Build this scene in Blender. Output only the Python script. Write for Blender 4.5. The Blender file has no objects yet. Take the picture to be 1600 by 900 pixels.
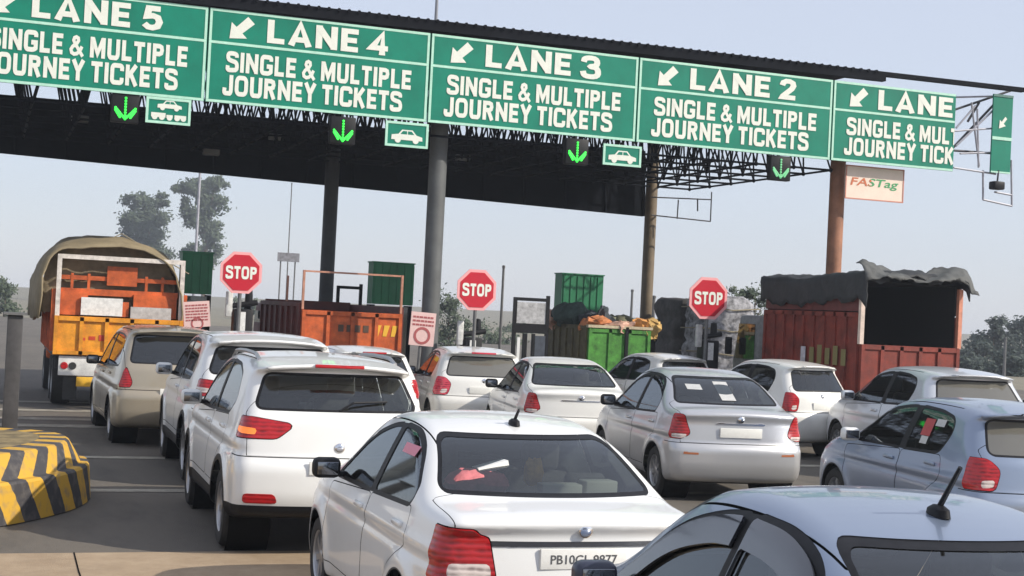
import bpy, bmesh, math, random
import numpy as np
from mathutils import Vector, Matrix
rng = random.Random(7)
nrng = np.random.default_rng(5)
D = bpy.data
SC = bpy.context.scene
COL = SC.collection
PI = math.pi

# ------------------------------------------------------------------ camera
FPX, CX, CY, CAMH = 2280.0, 800.0, 450.0, 2.2
def _cam_axes(vp=(-20, 445), slope=.0494):
    vy = np.array([vp[0]-CX, -(vp[1]-CY), -FPX]); vy /= np.linalg.norm(vy)
    up = np.cross(np.array([1, -slope, 0]), vy); up /= np.linalg.norm(up)
    if up[1] < 0: up = -up
    return np.stack([np.cross(vy, up), vy, up], 1)
CAMR = _cam_axes()
cam = D.objects.new('camera', D.cameras.new('camera'))
COL.objects.link(cam)
cam.data.sensor_width = 36.0
cam.data.lens = FPX/1600*36.0
cam.data.clip_start, cam.data.clip_end = 0.1, 6000
_m = np.eye(4); _m[:3, :3] = CAMR.T
_m[2, 3] = CAMH
cam.matrix_world = Matrix(_m.tolist())
SC.camera = cam
def at_y(px, py, Y):
    """photo pixel -> point on the vertical plane y = Y"""
    d = CAMR.T @ np.array([px-CX, -(py-CY), -FPX])
    return np.array([0, 0, CAMH]) + d*(Y/d[1])

# ------------------------------------------------------------------ light
SUN_AZ = math.atan2(.80, -.60)      # from +Y towards +X
SUN_EL = math.radians(33)
w = D.worlds.new('World'); SC.world = w; w.use_nodes = True
nt = w.node_tree; nt.nodes.clear()
sky = nt.nodes.new('ShaderNodeTexSky'); sky.sky_type = 'NISHITA'; sky.sun_disc = False
sky.sun_elevation = SUN_EL; sky.sun_rotation = SUN_AZ
sky.air_density = 1.0; sky.dust_density = .7; sky.ozone_density = 2.0; sky.altitude = 0
bg = nt.nodes.new('ShaderNodeBackground'); bg.inputs['Strength'].default_value = .15
wo = nt.nodes.new('ShaderNodeOutputWorld')
mxs = nt.nodes.new('ShaderNodeMix'); mxs.data_type = 'RGBA'; mxs.inputs[0].default_value = .78
mxs.inputs[7].default_value = (3.10, 3.24, 3.75, 1)          # thin even haze over the whole sky
nt.links.new(sky.outputs[0], mxs.inputs[6]); nt.links.new(mxs.outputs[2], bg.inputs[0]); nt.links.new(bg.outputs[0], wo.inputs[0])
sl = D.lights.new('sun', 'SUN'); sl.energy = 3.4; sl.angle = math.radians(.6); sl.color = (1, .93, .82)
so = D.objects.new('sun', sl); COL.objects.link(so)
sd = Vector((math.sin(SUN_AZ)*math.cos(SUN_EL), math.cos(SUN_AZ)*math.cos(SUN_EL), math.sin(SUN_EL)))
so.rotation_euler = sd.to_track_quat('Z', 'Y').to_euler(); so.location = (0, -20, 40)
SC.view_settings.view_transform = 'Standard'; SC.view_settings.look = 'None'
SC.view_settings.gamma = 1; SC.view_settings.use_curve_mapping = False
SC.view_settings.exposure = 0.55
SC.render.engine = 'CYCLES'
SC.cycles.use_denoising = True
SC.cycles.max_bounces = 8; SC.cycles.transparent_max_bounces = 16
SC.cycles.volume_bounces = 0

# ------------------------------------------------------------------ materials
MATS = {}
def new_mat(name):
    m = D.materials.new(name); m.use_nodes = True
    b = m.node_tree.nodes['Principled BSDF']
    return m, m.node_tree, b
def mat(name, col, rough=.6, metal=0, noise=0, scale=8, coat=0, bump=0, bscale=None, emit=None, es=1.0, spec=None, trans=0):
    """principled material; noise = strength of a mottled colour variation, bump = noise bump"""
    if name in MATS: return MATS[name]
    m, t, b = new_mat(name)
    b.inputs['Base Color'].default_value = (*col, 1)
    b.inputs['Roughness'].default_value = rough; b.inputs['Metallic'].default_value = metal
    b.inputs['Coat Weight'].default_value = coat; b.inputs['Coat Roughness'].default_value = .06
    if spec is not None: b.inputs['Specular IOR Level'].default_value = spec
    if trans: b.inputs['Transmission Weight'].default_value = trans
    tc = t.nodes.new('ShaderNodeTexCoord')
    if noise:
        n = t.nodes.new('ShaderNodeTexNoise'); n.inputs['Scale'].default_value = scale
        n.inputs['Detail'].default_value = 6; n.inputs['Roughness'].default_value = .65
        t.links.new(tc.outputs['Object'], n.inputs['Vector'])
        r = t.nodes.new('ShaderNodeValToRGB')
        r.color_ramp.elements[0].position = .3; r.color_ramp.elements[1].position = .72
        r.color_ramp.elements[0].color = (*[c*(1-noise) for c in col], 1)
        r.color_ramp.elements[1].color = (*[min(1, c*(1+noise)) for c in col], 1)
        t.links.new(n.outputs['Fac'], r.inputs[0]); t.links.new(r.outputs[0], b.inputs['Base Color'])
    if bump:
        n2 = t.nodes.new('ShaderNodeTexNoise'); n2.inputs['Scale'].default_value = bscale or scale*3
        n2.inputs['Detail'].default_value = 5
        t.links.new(tc.outputs['Object'], n2.inputs['Vector'])
        bp = t.nodes.new('ShaderNodeBump'); bp.inputs['Strength'].default_value = bump; bp.inputs['Distance'].default_value = .02
        t.links.new(n2.outputs['Fac'], bp.inputs['Height']); t.links.new(bp.outputs[0], b.inputs['Normal'])
    if emit:
        b.inputs['Emission Color'].default_value = (*emit, 1); b.inputs['Emission Strength'].default_value = es
    MATS[name] = m
    return m
def paint(name, col, metal=0.0, dirt=.25):
    """car paint: coat, road dust towards the sill, dark trim on the inner side of the shell"""
    if name in MATS: return MATS[name]
    m, t, b = new_mat(name)
    b.inputs['Roughness'].default_value = .38; b.inputs['Metallic'].default_value = metal
    b.inputs['Coat Weight'].default_value = .7; b.inputs['Coat Roughness'].default_value = .05
    tc = t.nodes.new('ShaderNodeTexCoord')
    n = t.nodes.new('ShaderNodeTexNoise'); n.inputs['Scale'].default_value = 2.2; n.inputs['Detail'].default_value = 8; n.inputs['Roughness'].default_value = .7
    t.links.new(tc.outputs['Object'], n.inputs['Vector'])
    sp = t.nodes.new('ShaderNodeSeparateXYZ'); t.links.new(tc.outputs['Object'], sp.inputs[0])
    mr = t.nodes.new('ShaderNodeMapRange'); mr.inputs[1].default_value = .85; mr.inputs[2].default_value = .2
    mr.inputs[3].default_value = .12; mr.inputs[4].default_value = 1.0
    t.links.new(sp.outputs[2], mr.inputs[0])
    mu = t.nodes.new('ShaderNodeMath'); mu.operation = 'MULTIPLY'; t.links.new(mr.outputs[0], mu.inputs[0]); t.links.new(n.outputs['Fac'], mu.inputs[1])
    m2 = t.nodes.new('ShaderNodeMath'); m2.operation = 'MULTIPLY'; m2.inputs[1].default_value = dirt*2; t.links.new(mu.outputs[0], m2.inputs[0])
    mx = t.nodes.new('ShaderNodeMix'); mx.data_type = 'RGBA'
    mx.inputs[6].default_value = (*col, 1); mx.inputs[7].default_value = (.33, .28, .21, 1)
    t.links.new(m2.outputs[0], mx.inputs[0])
    t.links.new(mx.outputs[2], b.inputs['Base Color'])
    rr = t.nodes.new('ShaderNodeMath'); rr.operation = 'MULTIPLY_ADD'; rr.inputs[1].default_value = .5; rr.inputs[2].default_value = .3
    t.links.new(m2.outputs[0], rr.inputs[0]); t.links.new(rr.outputs[0], b.inputs['Roughness'])
    df = t.nodes.new('ShaderNodeBsdfDiffuse'); df.inputs[0].default_value = (.06, .058, .055, 1)
    ge = t.nodes.new('ShaderNodeNewGeometry'); ms = t.nodes.new('ShaderNodeMixShader')
    t.links.new(ge.outputs['Backfacing'], ms.inputs[0]); t.links.new(b.outputs[0], ms.inputs[1]); t.links.new(df.outputs[0], ms.inputs[2])
    t.links.new(ms.outputs[0], t.nodes['Material Output'].inputs[0])
    MATS[name] = m
    return m
def glass(name, tint=(.35, .4, .4), refl=.12, dust=.035, dcol=(.25, .24, .21)):
    if name in MATS: return MATS[name]
    m, t, b = new_mat(name); t.nodes.remove(b)
    tr = t.nodes.new('ShaderNodeBsdfTransparent'); tr.inputs[0].default_value = (*tint, 1)
    gl = t.nodes.new('ShaderNodeBsdfGlossy'); gl.inputs['Roughness'].default_value = .03; gl.inputs[0].default_value = (.9, .95, 1, 1)
    df = t.nodes.new('ShaderNodeBsdfDiffuse'); df.inputs[0].default_value = (*dcol, 1)   # a film of dust
    lw = t.nodes.new('ShaderNodeFresnel'); lw.inputs[0].default_value = 1.5
    ad = t.nodes.new('ShaderNodeMath'); ad.operation = 'ADD'; ad.inputs[1].default_value = refl; ad.use_clamp = True
    t.links.new(lw.outputs[0], ad.inputs[0])
    m0 = t.nodes.new('ShaderNodeMixShader'); m0.inputs[0].default_value = dust
    t.links.new(tr.outputs[0], m0.inputs[1]); t.links.new(df.outputs[0], m0.inputs[2])
    ms = t.nodes.new('ShaderNodeMixShader'); t.links.new(ad.outputs[0], ms.inputs[0])
    t.links.new(m0.outputs[0], ms.inputs[1]); t.links.new(gl.outputs[0], ms.inputs[2])
    t.links.new(ms.outputs[0], t.nodes['Material Output'].inputs[0])
    MATS[name] = m
    return m

BLACK = mat('black_plastic', (.012, .012, .014), .5, spec=.2, noise=.3, scale=20)
RUBBER = mat('tyre_rubber', (.022, .021, .02), .85, noise=.35, scale=14, bump=.2)
ALLOY = mat('alloy', (.42, .42, .43), .35, .8)
CHROME = mat('chrome', (.75, .75, .77), .15, 1)
GAP = mat('panel_gap', (.006, .006, .006), .9, spec=.05)
def lens_mat(name, c0, c1):
    m, t, b = new_mat(name); tc = t.nodes.new('ShaderNodeTexCoord')
    wv = t.nodes.new('ShaderNodeTexWave'); wv.bands_direction = 'Z'; wv.inputs['Scale'].default_value = 9; wv.inputs['Distortion'].default_value = 1.2; wv.inputs['Detail'].default_value = 1
    vo = t.nodes.new('ShaderNodeTexVoronoi'); vo.inputs['Scale'].default_value = 16
    t.links.new(tc.outputs['Object'], wv.inputs[0]); t.links.new(tc.outputs['Object'], vo.inputs[0])
    ad = t.nodes.new('ShaderNodeMath'); ad.operation = 'MULTIPLY_ADD'; ad.inputs[1].default_value = .6
    t.links.new(wv.outputs['Fac'], ad.inputs[0]); t.links.new(vo.outputs['Distance'], ad.inputs[2])
    r = t.nodes.new('ShaderNodeValToRGB'); r.color_ramp.elements[0].position = .25; r.color_ramp.elements[1].position = .85
    r.color_ramp.elements[0].color = (*c0, 1); r.color_ramp.elements[1].color = (*c1, 1)
    t.links.new(ad.outputs[0], r.inputs[0]); t.links.new(r.outputs[0], b.inputs['Base Color'])
    bp = t.nodes.new('ShaderNodeBump'); bp.inputs['Strength'].default_value = .35; bp.inputs['Distance'].default_value = .01
    t.links.new(ad.outputs[0], bp.inputs['Height']); t.links.new(bp.outputs[0], b.inputs['Normal'])
    b.inputs['Roughness'].default_value = .2; b.inputs['Specular IOR Level'].default_value = .4
    b.inputs['Coat Weight'].default_value = .5; b.inputs['Coat Roughness'].default_value = .04
    MATS[name] = m; return m
REDL = lens_mat('red_lens', (.22, .003, .006), (.44, .008, .012))
PINKL = lens_mat('faded_red_lens', (.30, .012, .03), (.62, .05, .08))
CLEARL = lens_mat('clear_lens', (.30, .24, .22), (.70, .60, .55))
AMBERL = mat('amber_lens', (.85, .25, .04), .15, coat=1, noise=.2, scale=40)
PLATE = mat('plate_white', (.78, .77, .72), .5, noise=.06, scale=20)
YPLATE = mat('plate_yellow', (.75, .42, .03), .5, noise=.1, scale=20)
SEATM = mat('seat_cloth', (.09, .085, .08), .9, noise=.2, scale=30)
SEATB = mat('seat_beige', (.36, .31, .24), .9, noise=.15, scale=30)
DASHM = mat('dashboard_plastic', (.05, .05, .05), .7)
GL_CLEAR = glass('glass_clear', (.52, .57, .56), .05)
GL_DARK = glass('glass_dark', (.22, .25, .25), .05)
GL_DUSTY = glass('glass_dusty', (.35, .36, .33), .05, .38, (.34, .32, .27))
WIN = dict(dusty=GL_DUSTY, clear=GL_CLEAR, dark=GL_DARK)

# ------------------------------------------------------------------ mesh helpers
def mesh_obj(name, V, F, m, parent=None, smooth=False, normals=None):
    me = D.meshes.new(name)
    me.from_pydata([tuple(map(float, v)) for v in V], [], [tuple(map(int, f)) for f in F])
    me.materials.append(m)
    if smooth or normals is not None:
        me.polygons.foreach_set('use_smooth', [True]*len(me.polygons))
    me.update()
    if normals is not None:
        me.normals_split_custom_set_from_vertices([tuple(map(float, n)) for n in normals])
    o = D.objects.new(name, me); COL.objects.link(o)
    if parent is not None: o.parent = parent
    return o
def tag(o, label, cat, group=None):
    o['label'] = label; o['category'] = cat
    if group: o['group'] = group
    return o
def thing(name, label, cat, loc=(0, 0, 0), rz=0, group=None):
    o = D.objects.new(name, None); COL.objects.link(o)
    o.location = loc; o.rotation_euler = (0, 0, rz); o.empty_display_size = .3
    return tag(o, label, cat, group)
def structure(o, kind='structure'):
    o['kind'] = kind
    return o

class MB:
    """collects shapes for ONE mesh"""
    def __init__(s): s.V = []; s.F = []
    def add(s, V, F):
        k = len(s.V); s.V += [tuple(v) for v in V]; s.F += [tuple(i+k for i in f) for f in F]; return s
    def box(s, x0, x1, y0, y1, z0, z1, M=None):
        V = [(x, y, z) for x in (x0, x1) for y in (y0, y1) for z in (z0, z1)]
        if M is not None: V = [tuple(M @ Vector(v)) for v in V]
        return s.add(V, [(0, 1, 3, 2), (4, 6, 7, 5), (0, 4, 5, 1), (2, 3, 7, 6), (0, 2, 6, 4), (1, 5, 7, 3)])
    def tube(s, pts, r, n=8, caps=True):
        """tube through pts; r a number or one per point"""
        pts = [Vector(p) for p in pts]; k = len(s.V); rs = r if hasattr(r, '__len__') else [r]*len(pts)
        for i, p in enumerate(pts):
            d = (pts[min(i+1, len(pts)-1)]-pts[max(i-1, 0)]).normalized()
            a = d.cross(Vector((0, 0, 1)))
            if a.length < .05: a = d.cross(Vector((0, 1, 0)))
            a.normalize(); b = d.cross(a)
            for j in range(n):
                q = p + (a*math.cos(2*PI*j/n)+b*math.sin(2*PI*j/n))*rs[i]
                s.V.append(tuple(q))
        for i in range(len(pts)-1):
            for j in range(n):
                s.F.append((k+i*n+j, k+i*n+(j+1) % n, k+(i+1)*n+(j+1) % n, k+(i+1)*n+j))
        if caps:
            s.F.append(tuple(k+j for j in range(n))[::-1]); s.F.append(tuple(k+(len(pts)-1)*n+j for j in range(n)))
        return s
    def lathe(s, prof, n=28, M=None):
        """profile of (radius, height) turned about local z"""
        k = len(s.V)
        for r, h in prof:
            for j in range(n):
                v = Vector((r*math.cos(2*PI*j/n), r*math.sin(2*PI*j/n), h))
                s.V.append(tuple(M @ v if M is not None else v))
        for i in range(len(prof)-1):
            for j in range(n):
                s.F.append((k+i*n+j, k+i*n+(j+1) % n, k+(i+1)*n+(j+1) % n, k+(i+1)*n+j))
        return s
    def prism(s, poly, a, b, axis='y'):
        """polygon extruded from a to b along an axis; poly in the other two axes in order"""
        n = len(poly)
        def P(u, v, t): return dict(x=(t, u, v), y=(u, t, v), z=(u, v, t))[axis]
        V = [P(u, v, a) for u, v in poly]+[P(u, v, b) for u, v in poly]
        F = [tuple(range(n)), tuple(range(n, 2*n))[::-1]]+[(i, i+n, (i+1) % n+n, (i+1) % n) for i in range(n)]
        return s.add(V, F)
    def build(s, name, m, parent=None, bevel=0, smooth=False, seg=2):
        o = mesh_obj(name, s.V, s.F, m, parent, smooth)
        bm = bmesh.new(); bm.from_mesh(o.data)
        bmesh.ops.recalc_face_normals(bm, faces=bm.faces)
        if bevel:
            bmesh.ops.bevel(bm, geom=[e for e in bm.edges if len(e.link_faces) == 2 and e.calc_face_angle(0) > .5], offset=bevel, segments=seg, affect='EDGES', profile=.5, clamp_overlap=True)
            for f in bm.faces: f.smooth = True
        bm.to_mesh(o.data); bm.free()
        if bevel or smooth:
            o.data.set_sharp_from_angle(angle=math.radians(40))
        return o
def box(name, x0, x1, y0, y1, z0, z1, m, parent=None, bevel=0):
    return MB().box(x0, x1, y0, y1, z0, z1).build(name, m, parent, bevel)
def text_geo(body, cw, ch, bold=.0, clip=None, extr=0):
    """letters as flat triangles scaled to a cw x ch box: V in (u, v) plus faces; clip cuts at u = clip"""
    cu = D.curves.new('letters', 'FONT'); cu.body = body; cu.size = 1; cu.offset = bold; cu.resolution_u = 3
    o = D.objects.new('letters', cu); COL.objects.link(o)
    dg = bpy.context.evaluated_depsgraph_get(); me = D.meshes.new_from_object(o.evaluated_get(dg))
    V = np.array([v.co[:2] for v in me.vertices]); F = [tuple(p.vertices) for p in me.polygons]
    D.objects.remove(o); D.curves.remove(cu); D.meshes.remove(me)
    lo, hi = V.min(0), V.max(0)
    V = (V-lo)/(hi-lo)*np.array([cw, ch])
    if clip is not None:
        nV, nF = [], []
        for f in F:
            P = [V[i] for i in f]; Q = []
            for i in range(len(P)):
                a, b = P[i-1], P[i]
                if (a[0] < clip) != (b[0] < clip):
                    t = (clip-a[0])/(b[0]-a[0]); Q.append(a+(b-a)*t)
                if b[0] < clip: Q.append(b)
            if len(Q) > 2:
                nF.append(tuple(range(len(nV), len(nV)+len(Q)))); nV += Q
        V, F = np.array(nV), nF
    return V, F

_S, _a = .225, .1125
_o = [(.10, .5), (.10, .24), (.20, .10), (.38, .10), (.56, .10), (.66, .24), (.66, .5), (.66, .76), (.56, .90), (.38, .90), (.20, .90), (.10, .76), (.10, .5)]
GLYPH = {
 'L': (.58, 0, [[(_a, 1), (_a, _a), (.58, _a)]]), 'A': (.80, 0, [[(.10, 0), (.40, .93), (.70, 0)], [(.2, .27), (.6, .27)]]),
 'N': (.74, 0, [[(_a, 0), (_a, 1)], [(.635, 0), (.635, 1)], [(.12, .90), (.62, .10)]]), 'E': (.60, 0, [[(.60, 1-_a), (_a, 1-_a), (_a, _a), (.60, _a)], [(_a, .5), (.55, .5)]]),
 'I': (.21, 0, [[(_a, 0), (_a, 1)]]), 'M': (.88, 0, [[(_a, 0), (_a, 1)], [(.775, 0), (.775, 1)], [(.14, .95), (.44, .22), (.74, .95)]]),
 'T': (.64, 0, [[(0, 1-_a), (.64, 1-_a)], [(.32, 0), (.32, 1-_S)]]), 'Y': (.70, 0, [[(.07, 1), (.35, .46), (.63, 1)], [(.35, .5), (.35, 0)]]),
 'K': (.70, 0, [[(_a, 0), (_a, 1)], [(.60, 1), (.16, .42)], [(.28, .60), (.62, 0)]]), '4': (.66, 0, [[(.46, 0), (.46, .93), (.08, .30), (.66, .30)]]),
 '1': (.40, 0, [[(.28, 0), (.28, .95), (.05, .74)]]),
 'S': (.70, 1, [[(.60, .72), (.60, .88), (.36, .92), (.08, .90), (.08, .62), (.30, .54), (.62, .48), (.64, .12), (.38, .08), (.06, .08), (.08, .30)]]),
 'G': (.76, 1, [[(.66, .70), (.66, .90), (.38, .91), (.10, .90), (.10, .5), (.10, .10), (.38, .09), (.50, .09), (.66, .16), (.66, .20), (.66, .44), (.66, .44), (.40, .44)]]),
 'C': (.74, 1, [[(.66, .66), (.66, .90), (.38, .91), (.10, .90), (.10, .5), (.10, .10), (.38, .09), (.66, .10), (.66, .34)]]),
 'O': (.76, 1, [_o]), 'U': (.72, 1, [[(_a, 1), (_a, .6), (_a, .10), (.36, .09), (.615, .10), (.615, .6), (.615, 1)]]),
 'J': (.56, 1, [[(.455, 1), (.455, .6), (.46, .09), (.26, .09), (.06, .09), (.08, .36)]]),
 'P': (.66, 0, [[(_a, 0), (_a, 1-_a), (.40, 1-_a), (.52, .84), (.555, .70), (.52, .56), (.40, .50), (_a+.1, .50)]]),
 'R': (.70, 0, [[(_a, 0), (_a, 1-_a), (.40, 1-_a), (.52, .84), (.555, .71), (.52, .58), (.40, .52), (_a+.1, .52)], [(.36, .50), (.60, 0)]]),
 '&': (.80, 0, [[(.78, 0), (.30, .60), (.22, .74), (.26, .86), (.37, .91), (.48, .86), (.50, .74), (.42, .62), (.18, .44), (.09, .30), (.13, .15), (.28, .08), (.44, .12), (.62, .28), (.71, .48)]]),
 '5': (.66, 0, [[(.58, .9), (.20, .9), (.15, .56), (.34, .60), (.50, .54), (.56, .36), (.50, .17), (.34, .10), (.20, .12), (.07, .24)]]),
 '3': (.66, 1, [[(.08, .72), (.12, .92), (.56, .94), (.60, .60), (.30, .53), (.30, .53), (.62, .50), (.64, .08), (.12, .06), (.06, .30)]]),
 '2': (.66, 0, [[(.10, .68), (.14, .82), (.26, .90), (.40, .90), (.52, .83), (.55, .70), (.48, .54), (.14, .16), (.12, _a), (.64, _a)]]),
}
def words_geo(body, cw):
    """heavy block letters drawn as thick strokes, scaled to width cw and height 1; one (V, F) per word"""
    out = []; x = 0; words = body.split(' ')
    for wd in words:
        V, F = [], []
        for ch in wd:
            gw, sm, strokes = GLYPH[ch]; sw = .18 if ch == '&' else _S
            for q, pl_ in enumerate(strokes):
                P = np.array(pl_, float)
                if sm:
                    for _ in range(2):
                        Q = [P[0]]
                        for a, c in zip(P[:-1], P[1:]): Q += [a*.75+c*.25, a*.25+c*.75]
                        P = np.array(Q+[P[-1]])
                    keep = [0]+[i for i in range(1, len(P)) if np.linalg.norm(P[i]-P[i-1]) > 1e-3]; P = P[keep]
                d = np.diff(P, axis=0); d /= np.linalg.norm(d, axis=1)[:, None]; nn = np.stack([-d[:, 1], d[:, 0]], 1)
                k = len(V)
                for i in range(len(P)):
                    if i == 0: m_ = nn[0]
                    elif i == len(P)-1: m_ = nn[-1]
                    else:
                        m_ = nn[i-1]+nn[i]; m_ = m_/max(.35, (m_@nn[i]))
                    for sg in (-1, 1): V.append((x+P[i, 0]+m_[0]*sg*sw/2, P[i, 1]+m_[1]*sg*sw/2, q+.9*i/len(P)))
                for i in range(len(P)-1): F.append((k+2*i, k+2*i+2, k+2*i+3, k+2*i+1))
            x += gw+.13
        out.append((np.array(V), F)); x += .26
    tot = x-.26-.13
    for V, F in out: V[:, 0] *= cw/tot
    return out
def clip_u(V, F, u):
    nV, nF = [], []
    for f in F:
        P = [V[i] for i in f]; Q = []
        for i in range(len(P)):
            a, b = P[i-1], P[i]
            if (a[0] < u) != (b[0] < u): Q.append(a+(b-a)*((u-a[0])/(b[0]-a[0])))
            if b[0] < u: Q.append(b)
        if len(Q) > 2: nF.append(tuple(range(len(nV), len(nV)+len(Q)))); nV += Q
    return nV, nF

# ------------------------------------------------------------------ car bodies: implicit shell, trimmed into its parts
def fillet(pts):
    out = []
    n = len(pts)
    for i in range(n):
        p = np.array(pts[i][:2], float); r = pts[i][2] if len(pts[i]) > 2 else 0
        a = np.array(pts[i-1][:2], float); b = np.array(pts[(i+1) % n][:2], float)
        if r <= 0: out.append(p); continue
        da, db = np.linalg.norm(a-p), np.linalg.norm(b-p)
        A = p+(a-p)/da*min(r, da*.48); B = p+(b-p)/db*min(r, db*.48)
        for t in np.linspace(0, 1, 7): out.append((1-t)**2*A+2*t*(1-t)*p+t*t*B)
    return np.array(out)
def sdf(P, Q):
    P = np.asarray(P, float); res = np.empty(len(P))
    A = Q; B = np.roll(Q, -1, 0); e = B-A; ee = (e**2).sum(1)+1e-12
    for s in range(0, len(P), 40000):
        p = P[s:s+40000, None, :]
        d = p-A
        t = np.clip((d*e).sum(2)/ee, 0, 1)
        dist = np.sqrt(((d-e*t[..., None])**2).sum(2).min(1))
        c = (A[:, 1] > p[..., 1]) != (B[:, 1] > p[..., 1])
        xi = A[:, 0]+(p[..., 1]-A[:, 1])/np.where(e[:, 1] == 0, 1e-12, e[:, 1])*e[:, 0]
        inside = ((c & (p[..., 0] < xi)).sum(1) % 2) == 1
        res[s:s+40000] = np.where(inside, -dist, dist)
    return res
def smax(a, b, k):
    h = np.maximum(k-np.abs(a-b), 0)/k
    return np.maximum(a, b)+h*h*k*.25
def smin(a, b, k): return -smax(-a, -b, k)
def sstep(a, b, x):
    t = np.clip((x-a)/(b-a), 0, 1); return t*t*(3-2*t)

class Shell:
    def __init__(s, m, h):
        s.m = m; L, W = m['L'], m['W']
        Q = fillet(m['sil'])
        g = .012; zt = Q[:, 1].max()
        s.gy = np.arange(-.25, L+.25, g); s.gz = np.arange(-.05, zt+.25, g); s.g = g
        yy, zz = np.meshgrid(s.gy, s.gz, indexing='ij')
        s.G = sdf(np.stack([yy.ravel(), zz.ravel()], 1), Q).reshape(yy.shape)
        xs = np.arange(-W-2.5*h, W+2.5*h, h); ys = np.arange(-2.5*h, L+3*h, h); zs = np.arange(.05, zt+3*h, h)
        X = np.stack(np.meshgrid(xs, ys, zs, indexing='ij'), -1)
        f = s.F(X.reshape(-1, 3)).reshape(X.shape[:3])
        s.net(f, np.array([xs[0], ys[0], zs[0]]), h)
        for _ in range(4):
            v = s.F(s.V); g_ = s.grad(s.V); s.V -= np.clip(v/np.maximum((g_**2).sum(1), .2), -h, h)[:, None]*g_
        g_ = s.grad(s.V, .014); s.N = g_/np.linalg.norm(g_, axis=1)[:, None]
        s.R = {'paint': s.T}
    def F(s, P):
        m = s.m; W, L = m['W'], m['L']
        x = np.abs(P[:, 0]); y = P[:, 1]; z = P[:, 2]
        e = sstep(.35*L, .65*L, y)
        bow = (-(1-e)*m.get('bowr', .13)+e*m.get('bowf', .22))*(x/W)**2.6
        y2 = y+bow; z2 = z+m.get('crown', .035)*(x/.6)**2*sstep(.9, 1.2, z)
        u = np.clip((y2-s.gy[0])/s.g, 0, len(s.gy)-1.001); v = np.clip((z2-s.gz[0])/s.g, 0, len(s.gz)-1.001)
        i = u.astype(int); j = v.astype(int); a = u-i; b = v-j; G = s.G
        S = G[i, j]*(1-a)*(1-b)+G[i+1, j]*a*(1-b)+G[i, j+1]*(1-a)*b+G[i+1, j+1]*a*b
        (y0, z0), (y1, z1) = m['belt']
        zb = z0+(y-y0)/(y1-y0)*(z1-z0)
        low = W-.35*np.clip(.42-z, 0, 1)**1.6-.22*np.clip(z-.62, 0, 1)**1.5
        low = low-.012*np.exp(-((z-m.get('crease', .72))/.035)**2)+.010*np.exp(-((z-m.get('crease', .72)-.06)/.05)**2)
        for yw in m['axles']:
            rr = np.sqrt((y-yw)**2+(z-m['rw'])**2)
            low = low+.022*np.exp(-((rr-m['ra']-.03)/.07)**2)
        up = W-m.get('sh', .06)-m['tum']*(z-zb)-.12*np.clip(z-zb, 0, 1)**2
        w_ = smin(low, up, .03)
        w_ = w_-m.get('tr', .06)*np.clip((.8-y)/.8, 0, 1)**2-m.get('tf', .12)*np.clip((y-L+.9)/.9, 0, 1)**2
        return smax(S, (x-w_)*.95, m.get('rad', .09))
    def grad(s, P, e=.006):
        g = np.empty_like(P)
        for k in range(3):
            d = np.zeros(3); d[k] = e; g[:, k] = (s.F(P+d)-s.F(P-d))/(2*e)
        return g
    def net(s, f, o, h):
        nx, ny, nz = f.shape; neg = f < 0
        c = np.zeros((nx-1, ny-1, nz-1), int)
        corners = [(a, b, d) for a in (0, 1) for b in (0, 1) for d in (0, 1)]
        for a, b, d in corners: c += neg[a:nx-1+a, b:ny-1+b, d:nz-1+d]
        act = (c > 0) & (c < 8); idx = -np.ones(act.shape, int); I = np.argwhere(act); idx[act] = np.arange(len(I))
        acc = np.zeros((len(I), 3)); cnt = np.zeros(len(I))
        for k in range(3):
            for p in corners:
                if p[k]: continue
                q = list(p); q[k] = 1
                fa = f[I[:, 0]+p[0], I[:, 1]+p[1], I[:, 2]+p[2]]; fb = f[I[:, 0]+q[0], I[:, 1]+q[1], I[:, 2]+q[2]]
                mk = (fa < 0) != (fb < 0); t = np.where(mk, fa/np.where(mk, fa-fb, 1), 0)
                pos = np.array(p, float)[None].repeat(len(I), 0); pos[:, k] += t
                acc += pos*mk[:, None]; cnt += mk
        s.V = o+h*(I+acc/cnt[:, None])
        T = []
        for k in range(3):
            a, b = [(1, 2), (2, 0), (0, 1)][k]
            sl0 = [slice(None)]*3; sl1 = [slice(None)]*3; sl0[k] = slice(0, -1); sl1[k] = slice(1, None)
            n0, n1 = neg[tuple(sl0)], neg[tuple(sl1)]
            E = np.argwhere(n0 != n1)
            ok = (E[:, a] > 0) & (E[:, b] > 0) & (E[:, a] < f.shape[a]-1) & (E[:, b] < f.shape[b]-1); E = E[ok]
            def cell(da, db):
                q = E.copy(); q[:, a] -= da; q[:, b] -= db; return idx[q[:, 0], q[:, 1], q[:, 2]]
            q0, q1, q2, q3 = cell(1, 1), cell(0, 1), cell(0, 0), cell(1, 0)
            fl = n1[E[:, 0], E[:, 1], E[:, 2]]
            A = np.stack([q0, q1, q2], 1); B = np.stack([q0, q2, q3], 1)
            A[fl] = A[fl][:, ::-1]; B[fl] = B[fl][:, ::-1]
            T += [A, B]
        s.T = np.concatenate(T)
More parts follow.
